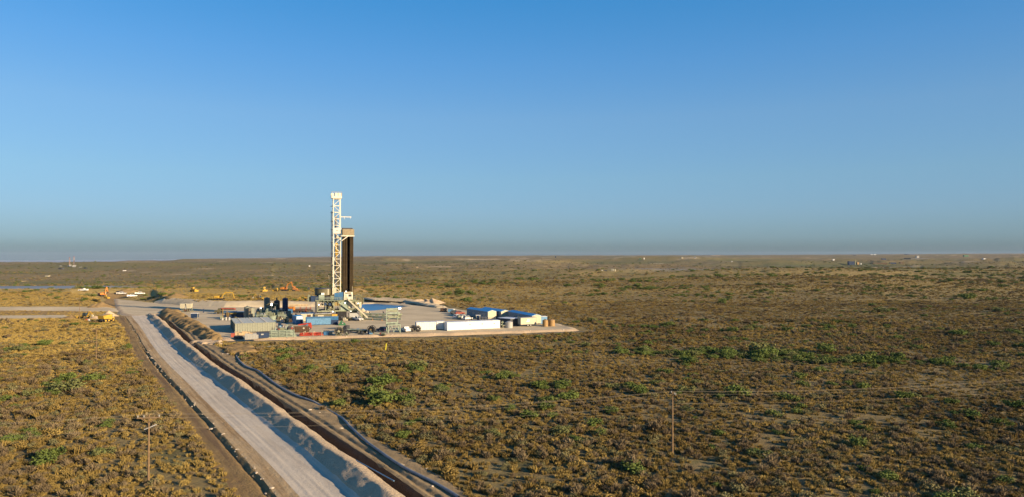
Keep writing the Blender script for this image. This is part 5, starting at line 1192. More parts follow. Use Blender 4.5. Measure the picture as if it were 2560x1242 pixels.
for i, (px, py) in enumerate(((845, 838), (868, 837))):
    o = thing('gate_stand', 'pale green post stand in front of the %s reel' % ('hoop' if i == 0 else 'black tyre like'), 'stand', P(px, py), R(8), 'green post stands')
    MB().bar((0, 0, 0), (0, 0, 2.1), .22).build('post', p_['ltg'], o); MB().bar((-.9 + i * .8, 0, 2.1), (.2 + i * 1.1, 0, 2.1), .2).build('arm', p_['ltg'], o); MB().bar((0, 0, .2), (-.9, 0, 1.9), .12).build('brace', p_['ltg'], o)
o = thing('v_stand', 'low pale green steel trestle shaped like a flat V', 'stand', P(935, 834), R(0)); MB().bar((0, 0, .7), (1.1, 0, 0.1), .14).bar((1.1, 0, .1), (2.3, 0, .8), .14).build('bar', p_['ltg'], o); MB().bar((.3, .6, .1), (2.2, .6, .1), .12).build('foot', p_['ltg'], o)
o = thing('grey_cabinet', 'small grey green cabinet left of the leftmost reel', 'cabinet', P(823, 837), R(8)); MB().box(0, 1.0, 0, 1, .1, 1.3).build('body', p_['frac'], o); MB().box(.1, .9, -.03, 0, .2, 1.2).build('door', p_['tank'], o)
box_unit('blue_skid_box', 'blue open box in shadow at the right end of the red pipes', 'box', (809, 837.5), (823, 837), 2.0, 1.4, 'blue', 'dgrey', 0)
# clutter at the left front corner
for i, (px, w, h) in enumerate(((612, .95, 2.0), (619, .95, 1.9), (626.5, .9, 1.7), (632, 1.0, 1.9), (638, .8, 1.5))):
    o = thing('white_tote', ('leftmost', 'second', 'third', 'fourth', 'rightmost')[i] + ' of the white wrapped stacks at the front left corner of the pad', 'pallet stack', P(px, 848.5 - i * .4), R(8), 'white wrapped stacks')
    MB().box(0, w, 0, .9, .12, h).build('wrapped_goods', p_['plastic'], o); MB().box(0, w, 0, .9, 0, .12).build('pallet', p_['wood'], o)
box_unit('dark_container', 'low dark blue skid container left of the green steel frames', 'container', (642, 845), (674, 843.5), 2.4, 1.75, 'navy', 'dgrey', 0, parts=(('label_plate', 'plastic', (1.3, 2.1, 1.1, 1.5)),))
for i, (px, py, w, h) in enumerate(((586, 838, 1.3, 1.4), (596, 838, 1.2, 1.0), (605, 837, 1.3, 1.4), (613, 836, 1.4, 1.1), (622, 836, 1.0, .8))):
    o = thing('pallet_of_boxes', ('leftmost', 'second', 'third', 'fourth', 'rightmost')[i] + ' tan pallet load in front of the frac tanks', 'pallet', P(px, py), R(12), 'tan pallet loads')
    MB().box(0, w, 0, 1.1, .15, h).build('carton', p_['carton'], o); MB().box(0, w, 0, 1.1, 0, .15).build('pallet', p_['wood'], o)
o = thing('hose_coil', 'dark hose heap in front of the tan pallet loads', 'hose', P(596, 845), 0)
MB().torus((0, 0, .25), 1.0, .22, 18, 6, 'z0').build('coil', p_['dgrey'], o) if False else None
mb = MB()
for k in range(4):
    pts = [(1.5 * math.cos(a) * (1 - .05 * k), .9 * math.sin(a) * (1 - .05 * k), .15 + k * .22) for a in np.linspace(0, 6.28, 16)]
    mb.path(pts, .15, 6)
mb.build('coil', p_['dgrey'], o, smooth=True)
o = thing('red_bin', 'small dark red and blue bin at the corner of the pad', 'bin', P(577, 842), R(20)); MB().box(0, 1.3, 0, 1.3, .1, 1.4).build('body', p_['brick'], o); MB().box(-.05, 1.35, -.05, 1.35, 1.4, 1.5).build('lid', p_['navy'], o)
o = thing('blue_pump', 'bright blue upright pump right of the frac tanks', 'pump', P(689, 827), 0); MB().cyl((0, 0, 0), (0, 0, 1.3), .2, 10).build('column', p_['lblue'], o); MB().bar((-.5, 0, 1.2), (.1, 0, 1.2), .2).build('outlet', p_['lblue'], o)
for i, (px, py, w, h, m) in enumerate(((704, 806, 1.3, 1.1, 'plastic'), (717, 805, 1.5, 1.6, 'carton'), (679, 807, 1.1, .9, 'carton'), (668, 803, .9, .8, 'carton'))):
    o = thing('supply_box', ('white square tote behind the green frames', 'tan stacked crate left of the small blue cabin', 'tan sack pile at the foot of the cone tank', 'small tan box left of the cone tank')[i], 'box', P(px, py), R(10)); MB().box(-w / 2, w / 2, 0, w, .1, h).build('body', p_[m], o); MB().box(-w / 2, w / 2, 0, w, 0, .1).build('pallet', p_['wood'], o)
for i, (px, py, m) in enumerate(((697, 824, 'dgrey'), (706, 823, 'plastic'), (712, 824, 'steel'), (720, 823, 'navy'), (728, 824, 'green2'))):
    o = thing('pump_unit', ('dark', 'white capped', 'steel', 'navy blue', 'green grey')[i] + ' pump unit behind the green steel frames', 'pump', P(px, py), R(15), 'small pump units'); MB().box(-.7, .7, -.4, .5, 0, .5).build('base', p_['dgrey'], o); MB().cyl((-.5, 0, .8), (.5, 0, .8), .32, 10).build('motor', p_[m], o); MB().cyl((.3, 0, .9), (.3, 0, 1.5), .15, 8).build('stack', p_['plastic'], o)
# ---------------------------------------------------------------- mud system
def mud_skid(label, px, py, rz, L, W, H, seed, lamp=False):
    rn_ = random.Random(seed); o = thing('mud_tank_skid', label, 'mud tank', P(px, py), rz, 'mud treatment skids')
    MB().box(0, L, 0, W, .2, H * .55).build('tank', p_['green2'], o); MB().box(-.1, L + .1, -.1, W + .1, H * .55, H * .55 + .1).build('deck', p_['ltg'], o)
    pm = meshonly(MB().bar((0, 0, 0), (0, 0, 1.1), .07), 'rail_post', p_['ltg'])
    for i in range(int(L / 1.3) + 1):
        inst('rail_post', pm, (i * 1.3, -.05, H * .55 + .1), o)
    MB().bar((0, -.05, H * .55 + 1.2), (L, -.05, H * .55 + 1.2), .07).bar((0, -.05, H * .55 + .7), (L, -.05, H * .55 + .7), .05).build('handrail', p_['ltg'], o)
    x = .3
    while x < L - 1.2:
        w = rn_.uniform(.7, 1.6); h = rn_.uniform(.7, 1.7); y = rn_.uniform(.2, W - 1.4); t_ = rn_.random()
        if t_ < .4: MB().box(x, x + w, y, y + 1.1, H * .55 + .1, H * .55 + .1 + h).build('shaker', p_[rn_.choice(['green2', 'ltg', 'tank', 'olive'])], o)
        elif t_ < .7: MB().cyl((x, y + .5, H * .55 + .6), (x + w, y + .5, H * .55 + .6), .4, 12).build('motor', p_[rn_.choice(['green2', 'tank', 'cream', 'steel'])], o, smooth=True)
        else: MB().cyl((x + .4, y + .4, H * .55 + .1), (x + .4, y + .4, H * .55 + .5 + h), .35, 12, .15).build('cyclone', p_['plastic'], o, smooth=True)
        x += w + rn_.uniform(.1, .5)
    for i in range(3): MB().path([(rn_.uniform(0, L), -.3, .2 + .3 * i), (rn_.uniform(0, L), -.3, 1.0 + .3 * i), (rn_.uniform(0, L), -.35, 1.3 + .2 * i)], .09, 6).build('pipe', p_[rn_.choice(['ltg', 'cream', 'steel'])], o)
    if lamp: MB().bar((L * .3, .2, H * .55), (L * .3, .2, H * .55 + 3.2), .1).build('lamp_post', p_['ltg'], o); MB().cyl((L * .3, -.2, H * .55 + 3.3), (L * .3, .1, H * .55 + 3.3), .3, 10).build('flood_lamp', p_['lamp'], o)
    return o
mud_skid('grey green mud tank skid right of the twin tanks, lamp on its post', 640, 801, R(14), 6.5, 2.6, 3.8, 1, True)
mud_skid('grey green mud tank skid behind the cone tank, with railings', 664, 795, R(14), 8.0, 2.6, 4.6, 2, True)
mud_skid('grey green mud skid left of the dark blue containers', 640, 789, R(14), 9.0, 2.6, 4.4, 3, False)
mud_skid('grey green mud skid with tall shakers right of the cone tank', 694, 797, R(14), 6.0, 2.4, 3.6, 4, False)
ct = thing('cone_tank', 'pale green round mixing tank under a steel frame', 'tank', P(680, 803), 0)
MB().cyl((0, 0, .5), (0, 0, 2.5), 1.35, 22, 1.75).build('shell', p_['ltg'], ct, smooth=True); MB().torus((0, 0, 0), 0, 0).build('x', p_['ltg'], ct) if False else None
MB().cyl((0, 0, 2.5), (0, 0, 2.7), 1.85, 22).build('rim', p_['green2'], ct)
for a in (0.6, 2.6, 4.0, 5.4): MB().bar((1.3 * math.cos(a), 1.3 * math.sin(a), 0), (1.3 * math.cos(a), 1.3 * math.sin(a), .7), .15).build('leg', p_['dgrey'], ct)
MB().box(-1.2, .5, -.5, .5, 2.7, 3.8).cyl((.9, 0, 2.7), (.9, 0, 3.7), .35, 10).build('mixer', p_['green2'], ct)
for i, (px, py, w, h) in enumerate(((642, 801, 2.6, 2.5), (697, 801, 2.4, 2.4))):
    o = thing('portal_frame', 'pale green portal frame %s of the cone tank' % ('left' if i == 0 else 'right'), 'steel frame', P(px, py), R(10), 'portal frames'); MB().bar((0, 0, 0), (0, 0, h), .18).build('post', p_['ltg'], o); MB().bar((w, 0, 0), (w, 0, h), .18).build('post', p_['ltg'], o); MB().bar((-.4, 0, h), (w + .2, 0, h), .2).build('beam', p_['ltg'], o)
    for k in range(3): MB().cyl((.4 + .8 * k, .4, .6 + .3 * k), (.9 + .8 * k, .4, .6 + .3 * k), .3, 10).build('valve', p_['cream'], o)
cn = thing('canopy_frame', 'raised olive canopy frame with a conical roof above the mud tanks', 'canopy', P(668, 790), R(14))
for x in (0, 4.0):
    for y in (0, 2.4): MB().bar((x, y, 0), (x, y, 5.2), .2).build('post', p_['green2'], cn)
MB().prism([(-.4, 5.2), (1.0, 6.1), (4.4, 5.6), (4.4, 5.2)], -.3, 2.7).build('roof', p_['olive'], cn); MB().cyl((1.9, -.5, 5.7), (1.9, -.3, 5.7), .3, 10).build('flood_lamp', p_['lamp'], cn); MB().prism([(.6, 5.1), (1.9, 3.6), (2.6, 3.6), (3.7, 5.1)], .3, 2.1).build('hopper', p_['olive'], cn)
box_unit('navy_container', 'dark blue container, left of the two behind the mud tanks', 'container', (698, 783), (714, 782.5), 2.5, 2.4, 'navy', 'navy', 0)
box_unit('navy_container', 'dark blue container, right of the two behind the mud tanks', 'container', (716, 782.5), (732, 782), 2.5, 2.0, 'blue', 'navy', 0)
for i in range(5): long_thing('dark_pipe', 'dark steel pipe in the heap behind the small blue cabin', 'pipe', (705 + 5 * i, 793 - i), (745 + 4 * i, 795.5 - i), .9 - .1 * i, .13, ('steel', 'olive', 'dgrey', 'green2', 'rust')[i], 'pipes heaped behind the cabin')
for i in range(6): long_thing('casing_pipe', 'tan casing pipe on the rack at the foot of the cut bank', 'pipe', (722, 775 - i * .5), (770, 774 - i * .5), 2.2 + (i % 2) * .3, .16, 'carton', 'casing pipes on the rack')
rk = thing('pipe_rack', 'rusty brown pipe rack with upright posts left of the rig', 'pipe rack', P(735, 779), R(5))
for x in (0, 2.8, 5.6, 7.6): MB().bar((x, 0, 0), (x, 0, 2.4), .2).bar((x, 1.8, 0), (x, 1.8, 2.4), .2).build('post', p_['brick'], rk)
MB().bar((-.2, 0, 1.4), (7.8, 0, 1.4), .2, .3).bar((-.2, 1.8, 1.4), (7.8, 1.8, 1.4), .2, .3).build('beam', p_['rust'], rk); MB().box(0, 7.6, .2, 1.6, .2, 1.1).build('stacked_pipe', p_['rust'], rk)
# left machinery in shade
ps = thing('pump_house', 'long dark pump unit with blue sides and yellow posts, left of the twin tanks', 'pump unit', P(556, 796), R(8))
MB().box(0, 9.5, 0, 2.6, .5, 1.5).build('body', p_['navy'], ps); MB().box(1.0, 8.8, .3, 2.2, 1.5, 2.6).build('engine_cover', p_['dgrey'], ps); MB().box(0, 9.5, -.1, 2.7, 2.9, 3.0).build('roof', p_['lblue'], ps)
for x in (.1, 2.6, 5.2, 9.3): MB().bar((x, -.05, .5), (x, -.05, 2.9), .12).build('post', p_['yellow'], ps)
for i, x in enumerate((.3, 2.0)): MB().bar((x, -.3, .3), (x, -.3, 4.4 - i), .14).build('yellow_post', p_['yellow'], ps)
MB().box(0, 9.5, .2, 2.4, 0, .5).build('skid', p_['black'], ps); MB().bar((3.2, -.2, 2.3), (6.0, -.2, 2.3), .12, .2).build('yellow_rail', p_['yellow'], ps)
for i, px in enumerate((556, 565, 573)):
    o = thing('white_drum', ('left', 'middle', 'right')[i] + ' white drum in front of the dark pump unit', 'drum', P(px, 799), 0, 'white drums'); MB().cyl((0, 0, 0), (0, 0, .9 + .25 * (i > 0)), .5, 12).build('shell', p_['plastic'], o, smooth=True); MB().cyl((0, 0, .9 + .25 * (i > 0)), (0, 0, 1.0 + .25 * (i > 0)), .2, 8).build('cap', p_['white'], o)
hp = thing('hopper_trailer', 'pale yellow green twin hopper trailer standing alone at the pad entrance', 'hopper', P(450, 779), R(4))
MB().prism([(0, 1.8), (0, 4.1), (2.3, 4.1), (1.9, 1.8)], 0, 2.4).build('hopper', p_['cream'], hp); MB().prism([(3.1, 1.8), (2.7, 4.1), (5.2, 4.1), (4.8, 1.8)], 0, 2.4).build('hopper', p_['cream'], hp); MB().box(2.1, 3.0, .3, 2, 1.4, 3.2).build('cabin', p_['plastic'], hp)
for x in (.9, 1.6, 3.4, 4.4):
    for y in (.2, 2.2): MB().bar((x, y, 0), (x, y, 1.9), .18).build('leg', p_['green2'], hp)
MB().box(1.3, 3.8, .4, 2.0, .3, 1.3).build('engine', p_['rust'], hp); MB().bar((5.0, 1, 2), (6.0, .5, .2), .25).build('chute', p_['green2'], hp)
bx_ = thing('fuel_tank', 'dark blue fuel box with white top near the pad entrance', 'fuel tank', P(477, 795), R(5)); MB().box(0, 2.6, 0, 2, .4, 2.2).build('body', p_['navy'], bx_); MB().box(-.1, 2.9, -.1, 2.1, 2.2, 2.32).build('top', p_['white'], bx_); MB().bar((.3, .3, 0), (.3, .3, .4), .15).bar((2.3, .3, 0), (2.3, .3, .4), .15).bar((.3, 1.7, 0), (.3, 1.7, .4), .15).bar((2.3, 1.7, 0), (2.3, 1.7, .4), .15).build('leg', p_['dgrey'], bx_); MB().bar((2.75, .2, 0), (2.75, .2, 2.2), .1).build('post', p_['cream'], bx_)
o = thing('dark_post', 'short dark upright post standing alone on the pad left of the pump unit', 'post', P(509, 780), 0); MB().cyl((0, 0, 0), (0, 0, 1.7), .28, 10).build('column', p_['navy'], o); MB().cyl((0, 0, 1.7), (0, 0, 1.8), .36, 10).build('cap', p_['dgrey'], o)
# machines at the back right edge
sk = thing('pump_skid', 'dark pump skid with exhaust stack near the pond corner', 'pump', P(1099, 778), R(-8)); MB().box(0, 3.5, 0, 1.6, 0, .4).build('skid', p_['black'], sk); MB().box(.3, 1.8, .2, 1.4, .4, 1.7).build('engine', p_['rust'], sk); MB().cyl((2.7, 0.2, 1.1), (2.7, 1.5, 1.1), .7, 14).build('reel', p_['black'], sk); MB().cyl((1.5, .8, 1.7), (1.5, .8, 3.2), .12, 8).build('exhaust_stack', p_['navy'], sk)
box_unit('blue_tote', 'blue box next to the dark pump skid at the back edge', 'box', (1120, 779.5), (1133, 779.5), 1.5, 1.4, 'lblue', 'lblue', 0)
o = thing('white_post', 'short white vent post at the back edge of the pad', 'post', P(1135, 781), 0); MB().cyl((0, 0, 0), (0, 0, 1.8), .25, 8).build('column', p_['white'], o); MB().box(-.5, .5, -.2, .2, 1.7, 1.95).build('arm', p_['white'], o)
fk = thing('forklift', 'orange forklift parked in front of the left crew trailer', 'forklift', P(1209, 795), R(20)); MB().box(-.9, .9, -.6, .6, .4, 1.5).build('body', p_['orange'], fk); MB().bar((-.9, -.5, 0.3), (-.9, -.5, 2.6), .12).bar((-.9, .5, .3), (-.9, .5, 2.6), .12).build('lift_mast', p_['dgrey'], fk); MB().box(-.6, .7, -.6, .6, 2.1, 2.2).bar((.6, -.5, 1.4), (.6, -.5, 2.1), .08).bar((.6, .5, 1.4), (.6, .5, 2.1), .08).build('roof', p_['orange'], fk)
for s in (-1, 1): wheel(fk, -.6, s * .55, .32, .2); wheel(fk, .6, s * .55, .32, .2)
for i, px in enumerate(np.linspace(1199, 1238, 12)):
    q = P(px, 799.5 + i * .06); o = MB().bar((0, 0, 0), (0, 0, 1.5), .12).bar((0, 0, 1.5), (0, .9, 1.5), .1).bar((0, .9, 0), (0, .9, 1.5), .1).bar((-.05, .45, 0), (1.0, .45, 0.05), .14).build('rack_frame', p_['grey']); o.location = q
    tag(o, 'grey hoop frame in the row in front of the left crew trailer', 'rack', 'hoop frames in a row')
o = vtank('round_tote', 'small round grey tank between the parked cars', 1147, 797, .85, 1.6, 'tank', None, .3)
o = thing('tool_box', 'small white roofed stall between the cars and the crew trailer', 'stall', P(1191, 799), R(10)); MB().bar((0, 0, 0), (0, 0, 2), .12).bar((1.6, 0, 0), (1.6, 0, 2), .12).bar((0, 1.4, 0), (0, 1.4, 2), .12).bar((1.6, 1.4, 0), (1.6, 1.4, 2), .12).build('post', p_['cream'], o); MB().box(-.2, 1.8, -.2, 1.6, 2, 2.12).build('roof', p_['white'], o); MB().box(.3, 1.3, .3, 1.2, 0, 1.2).build('cabinet', p_['navy'], o)
bk = thing('green_valve_stack', 'pale green valve assembly right of the long white trailer', 'valve', P(1256, 818), R(10)); MB().cyl((0, 0, 0), (0, 0, 2.6), .25, 10).build('column', p_['green2'], bk); MB().cyl((-.6, 0, 1.2), (.8, 0, 1.2), .25, 10).cyl((-.5, 0, 2.1), (.5, 0, 2.1), .2, 10).build('arm', p_['ltg'], bk); MB().bar((.2, -.3, .2), (1.2, -.3, .2), .3).build('base', p_['cream'], bk)

# small skids, drums and crates crowding the ground round the rig and the mud tanks
rq = random.Random(5); CL = [('dgrey', 'dark grey'), ('green2', 'grey green'), ('olive', 'olive'), ('navy', 'navy blue'), ('cream', 'cream'), ('rust', 'rusty brown'), ('lblue', 'light blue'), ('brick', 'faded red')]
AR = [((645, 740, 788, 806), 'among the mud tanks', 22), ((745, 835, 783, 787), 'behind the pale roofed sheds', 8), ((850, 905, 796, 803), 'under the right side of the rig', 9), ((548, 612, 788, 801), 'around the dark pump unit', 9),
      ((690, 735, 815, 828), 'behind the green steel frames', 8), ((835, 965, 826, 837), 'between the reels of the front row', 13), ((770, 800, 776, 783), 'left of the rig base', 5), ((1022, 1040, 822, 829), 'left of the white container', 4), ((1245, 1300, 806, 818), 'right of the long white trailer', 8)]
for (x0, x1, y0, y1), where, cnt in AR:
    for i in range(cnt):
        q = P(rq.uniform(x0, x1), rq.uniform(y0, y1)); mm, cn = rq.choice(CL); o = thing('equipment_skid', 'small %s equipment skid %s' % (cn, where), 'equipment', q, rq.uniform(-.3, .4), 'small %s skids %s' % (cn, where))
        L = rq.uniform(.9, 2.4); W = rq.uniform(.6, 1.2); H = rq.uniform(.6, 1.7)
        MB().box(0, L, 0, W, 0, .15).build('base', p_['dgrey'], o)
        t_ = rq.random()
        if t_ < .4: MB().box(.1, L * .6, .05, W - .05, .15, H).box(L * .6, L - .1, .1, W - .1, .15, H * .55).build('housing', p_[mm], o)
        elif t_ < .7: MB().cyl((.1, W / 2, .15 + W * .35), (L - .1, W / 2, .15 + W * .35), W * .35, 10).build('tank', p_[mm], o, smooth=True); MB().bar((.3, W / 2, .5), (.3, W / 2, H + .4), .09).build('riser', p_['green2'], o)
        else:
            for x in (.05, L - .05): MB().bar((x, .05, .1), (x, .05, H), .07).bar((x, W, .1), (x, W, H), .07).build('post', p_[mm], o)
            MB().bar((.05, .05, H), (L, .05, H), .08).bar((.05, W, H), (L, W, H), .08).build('top_rail', p_[mm], o); MB().path([(.1, .3, .3), (L * .5, .3, H * .6), (L, .4, .3)], .1, 6).build('hose', p_['black'], o)
# ================================================================ EARTHWORKS, HOSES, ROCKS, POLES, FAR THINGS
WATER = bpy.data.materials.new('pond_water'); WATER.use_nodes = True
_b = WATER.node_tree.nodes['Principled BSDF']; _b.inputs['Base Color'].default_value = (0.02, 0.13, 0.30, 1); _b.inputs['Roughness'].default_value = 0.30; _b.inputs['IOR'].default_value = 1.33
_n = WATER.node_tree.nodes.new('ShaderNodeTexNoise'); _n.inputs['Scale'].default_value = 2.0; _bp = WATER.node_tree.nodes.new('ShaderNodeBump'); _bp.inputs['Strength'].default_value = 0.12
WATER.node_tree.links.new(_n.outputs['Fac'], _bp.inputs['Height']); WATER.node_tree.links.new(_bp.outputs[0], _b.inputs['Normal'])
pc = POND.mean(0); pw = [(pc[0] + (x - pc[0]) * 1.04, pc[1] + (y - pc[1]) * 1.04, 0.1) for x, y in POND]
o = mesh_obj('pond', pw, [tuple(range(len(pw)))], WATER, kind='structure')
if o.data.polygons[0].normal.z < 0: o.data.flip_normals()
HAZE_SHEET = mat('pale_haze_sheet', (0.17, 0.19, 0.21), .6, var=.1, scale=.01)  # pale sheet standing in for haze over the low ground
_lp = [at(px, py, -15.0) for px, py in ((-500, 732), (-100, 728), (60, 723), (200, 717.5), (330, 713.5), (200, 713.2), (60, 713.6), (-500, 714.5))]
lk = mesh_obj('haze_sheet', _lp, [tuple(range(len(_lp)))], HAZE_SHEET, kind='structure')
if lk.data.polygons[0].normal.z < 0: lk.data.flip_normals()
def pile(label, px, py, w, d, h, m, seed, n_peaks=1, name='dirt_pile', base=None, rz=0.0, cat='dirt pile', group='heaps of earth'):
    """heap of loose earth: width w, depth d, height h"""
    c = base or G(px, py); N_ = 46
    u_, v_ = np.meshgrid(np.linspace(-1, 1, N_), np.linspace(-1, 1, N_), indexing='ij'); r_ = random.Random(seed)
    pk = [(0, 0, 1)] + [(r_.uniform(-.6, .6), r_.uniform(-.4, .4), r_.uniform(.4, .9)) for _ in range(n_peaks - 1)]
    z_ = np.zeros_like(u_)
    for a, b, s in pk: z_ = np.maximum(z_, s * np.clip(1 - np.sqrt(((u_ - a) / (.95 - abs(a))) ** 2 + ((v_ - b) / (.95 - abs(b))) ** 2) , 0, 1) ** 1.0)
    X_ = u_ * w / 2; Y_ = v_ * d / 2
    cz, sz = math.cos(rz), math.sin(rz); XX = c[0] + X_ * cz - Y_ * sz; YY = c[1] + X_ * sz + Y_ * cz
    z_ = z_ * h * (0.8 + .4 * fbm(XX / 2.2, YY / 2.2, seed, 3)) + (fbm(XX / 1.1, YY / 1.1, seed + 3, 3) - .5) * .35 * (z_ > 0.02)
    edge = (z_ <= 0.02)
    dd = sdist(XX, YY, PAD); gz = np.where(dd > 0, PADZ, Hs(XX, YY))
    ZZ = gz + np.where(edge, -.35, z_)
    o = grid_obj(name, XX - c[0], YY - c[1], ZZ - c[2], m); o.location = c
    return tag(o, label, cat, group)
pile('grey shaded gravel heap on the ridge track left of the bulldozer', 440, 742, 16, 10, 2.6, DIRTM, 1)
pile('long dark sided heap on the left ridge behind the pickups', 318, 728, 15, 8, 2.4, DIRTM, 2, 2)
pile('pale sand heap behind the yellow backhoe at the road junction', 272, 790, 9, 8, 2.6, BANKM, 3)
pile('low sand heap between the backhoe and the dump truck', 240, 795, 8, 5, 1.2, BANKM, 4)
pile('dark earth heap left of the backhoe', 178, 795, 10, 6, 1.4, DIRTM, 5)
pile('row of brown earth heaps left of the pad entrance', 253, 764, 10, 16, 2.2, DIRTM, 6, 4)
pile('tall pointed sand heap behind the pond', 1078, 759, 19, 9, 3.0, BANKM, 7, 2)
pile('broad orange tinted sand heap left of the pointed one behind the pond', 1045, 758, 22, 9, 3.0, BANKM, 8, 3)
pile('low pale heap left of the orange tinted one behind the pond', 1000, 756, 16, 5, 1.3, PADM, 9, 3)
pile('small pale heap at the right foot of the rig, left one', 907, 780, 4, 3, 1.6, PADM, 10, base=P(907, 778)); pile('small pale heap at the right foot of the rig, right one', 917, 781, 4, 3, 1.2, PADM, 11, base=P(917, 780))
pile('dark earth heap behind the racked drill pipe', 895, 727, 18, 8, 2.6, DIRTM, 12)
pile('brown flat topped spoil bank on the left ridge', 415, 735, 26, 14, 2.2, DIRTM, 13, 3)
# pile of topsoil between road and pad
mp = [P(398, 790, 0), P(402, 778, .3), P(430, 774, .6), P(455, 781, .6), P(480, 797, .6), P(515, 815, .6), P(550, 838, .5), P(560, 850, 0), P(520, 853, 0), P(470, 832, 0), P(430, 812, 0)]
def mound(name, pts, m, h, seed, label, cat, grain=4.0, group=None):
    Pp = np.array(pts)[:, :2]; X, Y = np.meshgrid(np.arange(Pp[:, 0].min() - 1, Pp[:, 0].max() + 1, .6), np.arange(Pp[:, 1].min() - 1, Pp[:, 1].max() + 1, .6), indexing='ij')
    d = sdist(X, Y, Pp); g_ = np.maximum(Hs(X, Y), np.where(sdist(X, Y, PAD) > -1, PADZ, -9))
    n_ = fbm(X / grain + 2 * fbm(X / 7, Y / 7, seed + 1, 2), Y / grain, seed, 5, .65)
    Z = g_ + np.minimum(np.maximum(d + (n_ - .5) * 4, 0) * .6, h) * np.clip(.25 + 1.3 * n_, 0, 1.4) * (d > 0) + (fbm(X / 1.3, Y / 1.1, seed + 9, 3) - .5) * .45 * (d > .6) - .25 * (d <= 0.3) - np.where(d < 0, .3, 0)
    o = masked_grid(name, X, Y, Z, d > -.9, None, [m], kind=None); return tag(o, label, cat, group)
mound('topsoil_bank', mp, DIRTM, 1.7, 21, 'long ridged bank of brown topsoil between trench and pad', 'dirt pile', 6.0)
mound('brush_heap', [P(552, 868, 0), P(590, 862, 0), P(640, 868, 0), P(655, 878, 0), P(600, 890, 0), P(560, 882, 0)], DIRTM, .9, 22, 'low tangled heap of earth beside the trench near the hose bend', 'dirt pile', 2.0)
mound('pond_berm', [P(905, 752, .6), P(1000, 748, .6), P(1085, 762, .6), P(1120, 768, .6), P(1090, 768, .6), P(1010, 757, .6), P(935, 755, .6)], PADM, .28, 23, 'pale rim of earth round the back of the pond', 'dirt pile', 5.0)
mound('windrow_heap', [P(470, 855, 0), P(505, 850, 0), P(560, 853, 0), P(560, 860, 0), P(515, 862, 0)], BANKM, .8, 24, 'pale low heap where the trench meets the pad corner', 'dirt pile', 3.0)
# hoses
def ground_tube(name, label, px_pts, r, m, cat='pipe', lift=None, group=None, step=1.2, wig=0.15, seed=0, pad=False):
    base_ = [G(*p) for p in px_pts]; pl = smooth_line([(b[0], b[1]) for b in base_], step)
    u_, v_ = corr_v(pl[:, 0], pl[:, 1])
    w_ = (fbm(np.arange(len(pl)) / 9.0, np.zeros(len(pl)) + seed, seed, 3) - .5) * wig * 4
    pl[:, 0] += w_
    zz = Hs(pl[:, 0], pl[:, 1]); zz = np.where((v_ > 5.5) & (v_ < VR), zz + np.interp(v_, PV, PZ) + .05, zz)
    d_ = sdist(pl[:, 0], pl[:, 1], PAD); zz = np.where(d_ > -2.5, np.maximum(zz, PADZ - np.clip(.2 - d_, 0, 9) * .4 + .1), zz)
    pts = [Vector((a[0], a[1], z_ + r * .8)) for a, z_ in zip(pl, zz)]
    c = pts[0].copy(); mb = MB(); n_ = 8; k0 = 0
    rings = []
    for i, p in enumerate(pts):
        d = (pts[min(i + 1, len(pts) - 1)] - pts[max(i - 1, 0)]).normalized(); s_ = d.cross(Vector((0, 0, 1))).normalized(); t_ = s_.cross(d)
        for j in range(n_):
            a = 2 * math.pi * j / n_; mb.v.append(tuple(p - c + s_ * math.cos(a) * r + t_ * math.sin(a) * r))
    for i in range(len(pts) - 1):
        for j in range(n_): mb.f.append((i * n_ + j, i * n_ + (j + 1) % n_, (i + 1) * n_ + (j + 1) % n_, (i + 1) * n_ + j))
    o = mb.build(name, p_[m], smooth=True); o.location = c; return tag(o, label, cat, group)
ground_tube('black_hose', 'thick grey black pipeline snaking through the scrub beside the track', [(1150, 1250), (1090, 1215), (1000, 1170), (920, 1110), (880, 1075), (850, 1040), (800, 1012), (740, 992), (685, 960), (645, 930), (610, 915), (592, 895), (592, 880), (612, 874), (660, 868), (705, 862)], .19, 'grey')
ground_tube('front_hose', 'dark hose running along the foot of the pad from left to right', [(500, 848), (560, 853), (640, 852), (700, 851), (800, 853), (850, 850), (900, 846), (1000, 843), (1100, 841), (1250, 838), (1440, 829), (1560, 826)], .13, 'dgrey', wig=.05, seed=3)
ground_tube('second_hose', 'thin dark hose in the grass just in front of the pad hose', [(660, 857), (760, 856), (880, 858), (940, 856)], .09, 'dgrey', wig=.1, seed=5)
long_thing('trench_pipe', 'pale blue white pipe lying on the edge of the trench at the bottom', 'pipe', (890, 1172), (985, 1226), 1.2, .07, 'lblue', None, 8, 0.0)
